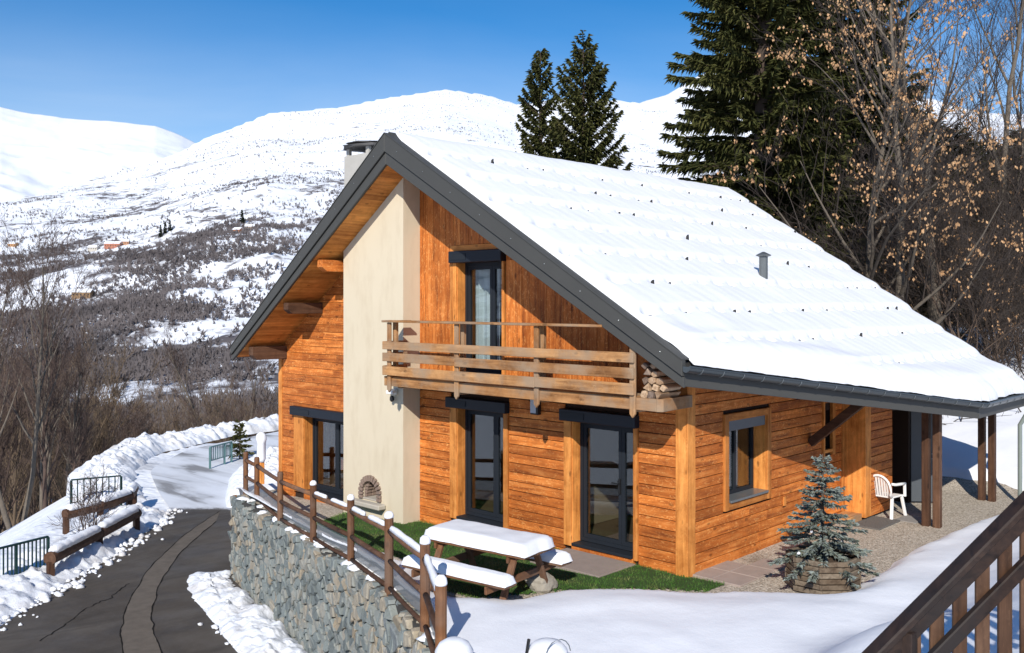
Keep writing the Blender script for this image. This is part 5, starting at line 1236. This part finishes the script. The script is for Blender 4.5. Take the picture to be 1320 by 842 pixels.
def lograil(label, pts, zc, seed):
    T = thing('log_barrier', label, 'barrier'); P = [Vector((x, y, zc + dz)) for x, y, dz in pts]
    for i in range(len(P) - 1):
        mb = MB(); d = (P[i + 1] - P[i]).normalized(); mb.tube([P[i] - d * .04, P[i].lerp(P[i + 1], .5), P[i + 1] + d * .04], [.15, .145, .14], 12); mb.build('log', DARKW['x'], T, smooth=False)
        snowlump(P[i] + Vector((0, 0, .10)), P[i + 1] + Vector((0, 0, .10)), .27, .15, seed + i, 26).build('snow_cover', SNOW, T, smooth=True)
    for i, p in enumerate(P):
        mb = MB(); mb.box(p.x - .07, p.x + .07, p.y - .07, p.y + .07, -2.5, p.z - .08); mb.build('post', DARKW['z'], T)
    return T
lograil('snow topped log barrier running up from the green railing', [(-4.0, 14.45, -.02), (-2.3, 15.9, 0), (-.72, 17.27, .03)], -1.62, 3)
lograil('curved snow topped log barrier further up the road', [(-1.94, 18.97, -.02), (-.89, 19.25, 0), (.3, 20.0, .0), (.85, 20.9, .02)], -1.66, 9)
# leafless shrub behind the log barrier
bare('leafless_shrub', 'leafless shrub with thin branches behind the near log barrier', (-1.9, 17.3, -2.1), (TWIGR, TWIGR), seed=71, Ht=1.9, r0=.05, kids=(7, 5, 3), up=.2, start=.1, spread=(.7, .7, .7), lenf=(.55, .5, .5), stems=7, twig=.006, wob=.07)
# second small fence and the snow capped post left of the chalet
sgn = thing('wooden_post', 'orange timber post with a tall cap of snow left of the chalet', 'post', (2.35, 15.95, -1.6))
mb = MB(); mb.box(-.07, .07, -.07, .07, -.3, 1.55); mb.build('shaft', TRIM['z'], sgn, bevel=.008)
mb = MB(); mb.lathe([(.10, 1.2), (.13, 1.3), (.12, 1.75), (.16, 1.86), (.12, 2.0), (.04, 2.06)], 0, 0, 10, jit=.2); mb.build('snow_cap', SNOW, sgn, smooth=True)
gt = thing('timber_frame', 'dark timber gate frame with snow on top beside the chalet corner', 'gate', (3.1, 15.6, -1.6))
for x in (-.0, 1.6):
    mb = MB(); mb.box(x - .08, x + .08, -.08, .08, -.3, 1.9); mb.build('post', WOOD['z'], gt, bevel=.008)
mb = MB(); mb.beam((-.35, 0, 1.98), (2.0, 0, 1.98), .16, .16); mb.build('lintel', WOOD['x'], gt)
snowlump((-.38, 0, 2.05), (2.0, 0, 2.05), .24, .16, 5).build('snow_cover', SNOW, gt, smooth=True)
bf = thing('garden_fence', 'low wooden rail fence on the snow behind the terrace corner', 'fence', (0, 0, 0))
for k in range(4):
    x, y = 1.2 + k * 1.3, 15.4 + k * .95; zb = float(ground(x, y)); mb = MB(); mb.box(x - .05, x + .05, y - .05, y + .05, zb - .2, zb + .95); mb.build('post', GREYW['z'], bf)
    if k < 3:
        x2, y2 = x + 1.3, y + .95; z2 = float(ground(x2, y2))
        for hh_ in (.5, .85): mb = MB(); mb.beam((x, y - .07, zb + hh_), (x2, y2 - .07, z2 + hh_), .04, .1); mb.build('rail', GREYW['x'], bf)
        snowlump((x, y - .07, zb + .9), (x2, y2 - .07, z2 + .9), .09, .06, k).build('snow_cover', SNOW, bf, smooth=True)
sb_ = spruce('young_fir', 'tiny dark fir beside the green picket fence', (7.6, 26.2, -1.95), (BARKS, NEEDLE), Ht=1.3, R0=.4, seed=91, whorl=.15, per=6, tw=.16, tww=.03, dn=16)

# ------------------------------------------------------------------ foreground: stair railing, snow capped things
BALW = mk_wood('stained_baluster', (.03, .016, .010), (.085, .045, .026), (.15, .085, .05), 'z', .25, .6)
SR = thing('stair_railing', 'dark stained wooden stair railing in the lower right corner', 'railing')
def cp3(rr, d, z): x, y = cw(rr, d); return Vector((x, y, z))
ra, rb = cp3(1.75, 5.55, 1.72), cp3(4.55, 6.11, 4.10); dr_ = (rb - ra)
nrm = Vector((FW[0], FW[1], 0)) * -1
mb = MB(); mb.beam(ra, rb, .12, .05); mb.build('handrail', RAILW['x'], SR, bevel=.01)
mb = MB(); mb.beam(ra + nrm * .0 + Vector((0, 0, -.095)), rb + Vector((0, 0, -.095)), .05, .10); mb.build('rail', RAILW['x'], SR, bevel=.008)
mb = MB(); mb.beam(ra + nrm * .03 + Vector((0, 0, -.37)), rb + nrm * .03 + Vector((0, 0, -.37)), .05, .085); mb.build('rail', RAILW['x'], SR, bevel=.008)
mb = MB(); mb.beam(ra + nrm * .03 + Vector((0, 0, -.98)), rb + nrm * .03 + Vector((0, 0, -.98)), .05, .085); mb.build('rail', RAILW['x'], SR, bevel=.008)
for k in range(18):
    c = ra.lerp(rb, (k + .5) / 18) + nrm * -.02; e = Vector((RT[0], RT[1], 0)) * .043; sl = dr_.z / math.hypot(dr_.x, dr_.y) * .043; f_ = nrm * .013
    zt = c.z - .15; zb = c.z - 1.15
    mb = MB(); vs = [Vector((*(c - e).xy, zb - sl)), Vector((*(c + e).xy, zb + sl)), Vector((*(c + e).xy, zt + sl)), Vector((*(c - e).xy, zt - sl))]
    mb.add([v - f_ for v in vs] + [v + f_ for v in vs], [(0, 1, 2, 3), (7, 6, 5, 4), (0, 4, 5, 1), (1, 5, 6, 2), (2, 6, 7, 3), (3, 7, 4, 0)]); mb.build('baluster', BALW, SR, bevel=.004)
for t in (.23, .68, .98):
    c = ra.lerp(rb, t) + nrm * .0; mb = MB(); mb.box(c.x - .05, c.x + .05, c.y - .05, c.y + .05, float(ground(c.x, c.y)) - .2, c.z - .06); mb.build('post', RAILW['z'], SR, bevel=.006)
sp1 = thing('snow_capped_post', 'round snow cap on a short post at the near end of the fence', 'post', (-5.5, -.72, .0))
mb = MB(); mb.lathe([(.11, -.1), (.11, .5)], 0, 0, 12); mb.build('post', POSTW['z'], sp1)
mb = MB(); mb.lathe([(.13, .44), (.19, .47), (.205, .55), (.16, .63), (.08, .675), (.02, .68)], 0, 0, 18, jit=.05); mb.build('snow_cap', SOFTSNOW, sp1, smooth=True)
sp2 = thing('snow_covered_pot', 'snow covered round pot with a thin wire handle in the front snow', 'pot', (-4.75, -1.36, .0))
mb = MB(); mb.lathe([(.16, -.1), (.2, .42)], 0, 0, 14); mb.build('pot', simple('grey_pot', (.2, .2, .2), .6), sp2)
mb = MB(); mb.lathe([(.19, .4), (.225, .46), (.21, .54), (.15, .6), (.05, .63)], 0, 0, 18, jit=.06); mb.build('snow_cap', SOFTSNOW, sp2, smooth=True)
mb = MB(); mb.tube([(.2 * math.cos(t), -.15 + .02 * math.sin(t), .5 + .16 * math.sin(t)) for t in np.linspace(0, math.pi, 9)], .006, 5); mb.build('wire_handle', BRACKET, sp2)
mb = MB(); mb.beam((-.24, .14, .2), (-.18, .1, .66), .025, .025); mb.build('stake', BLACKM, sp2)
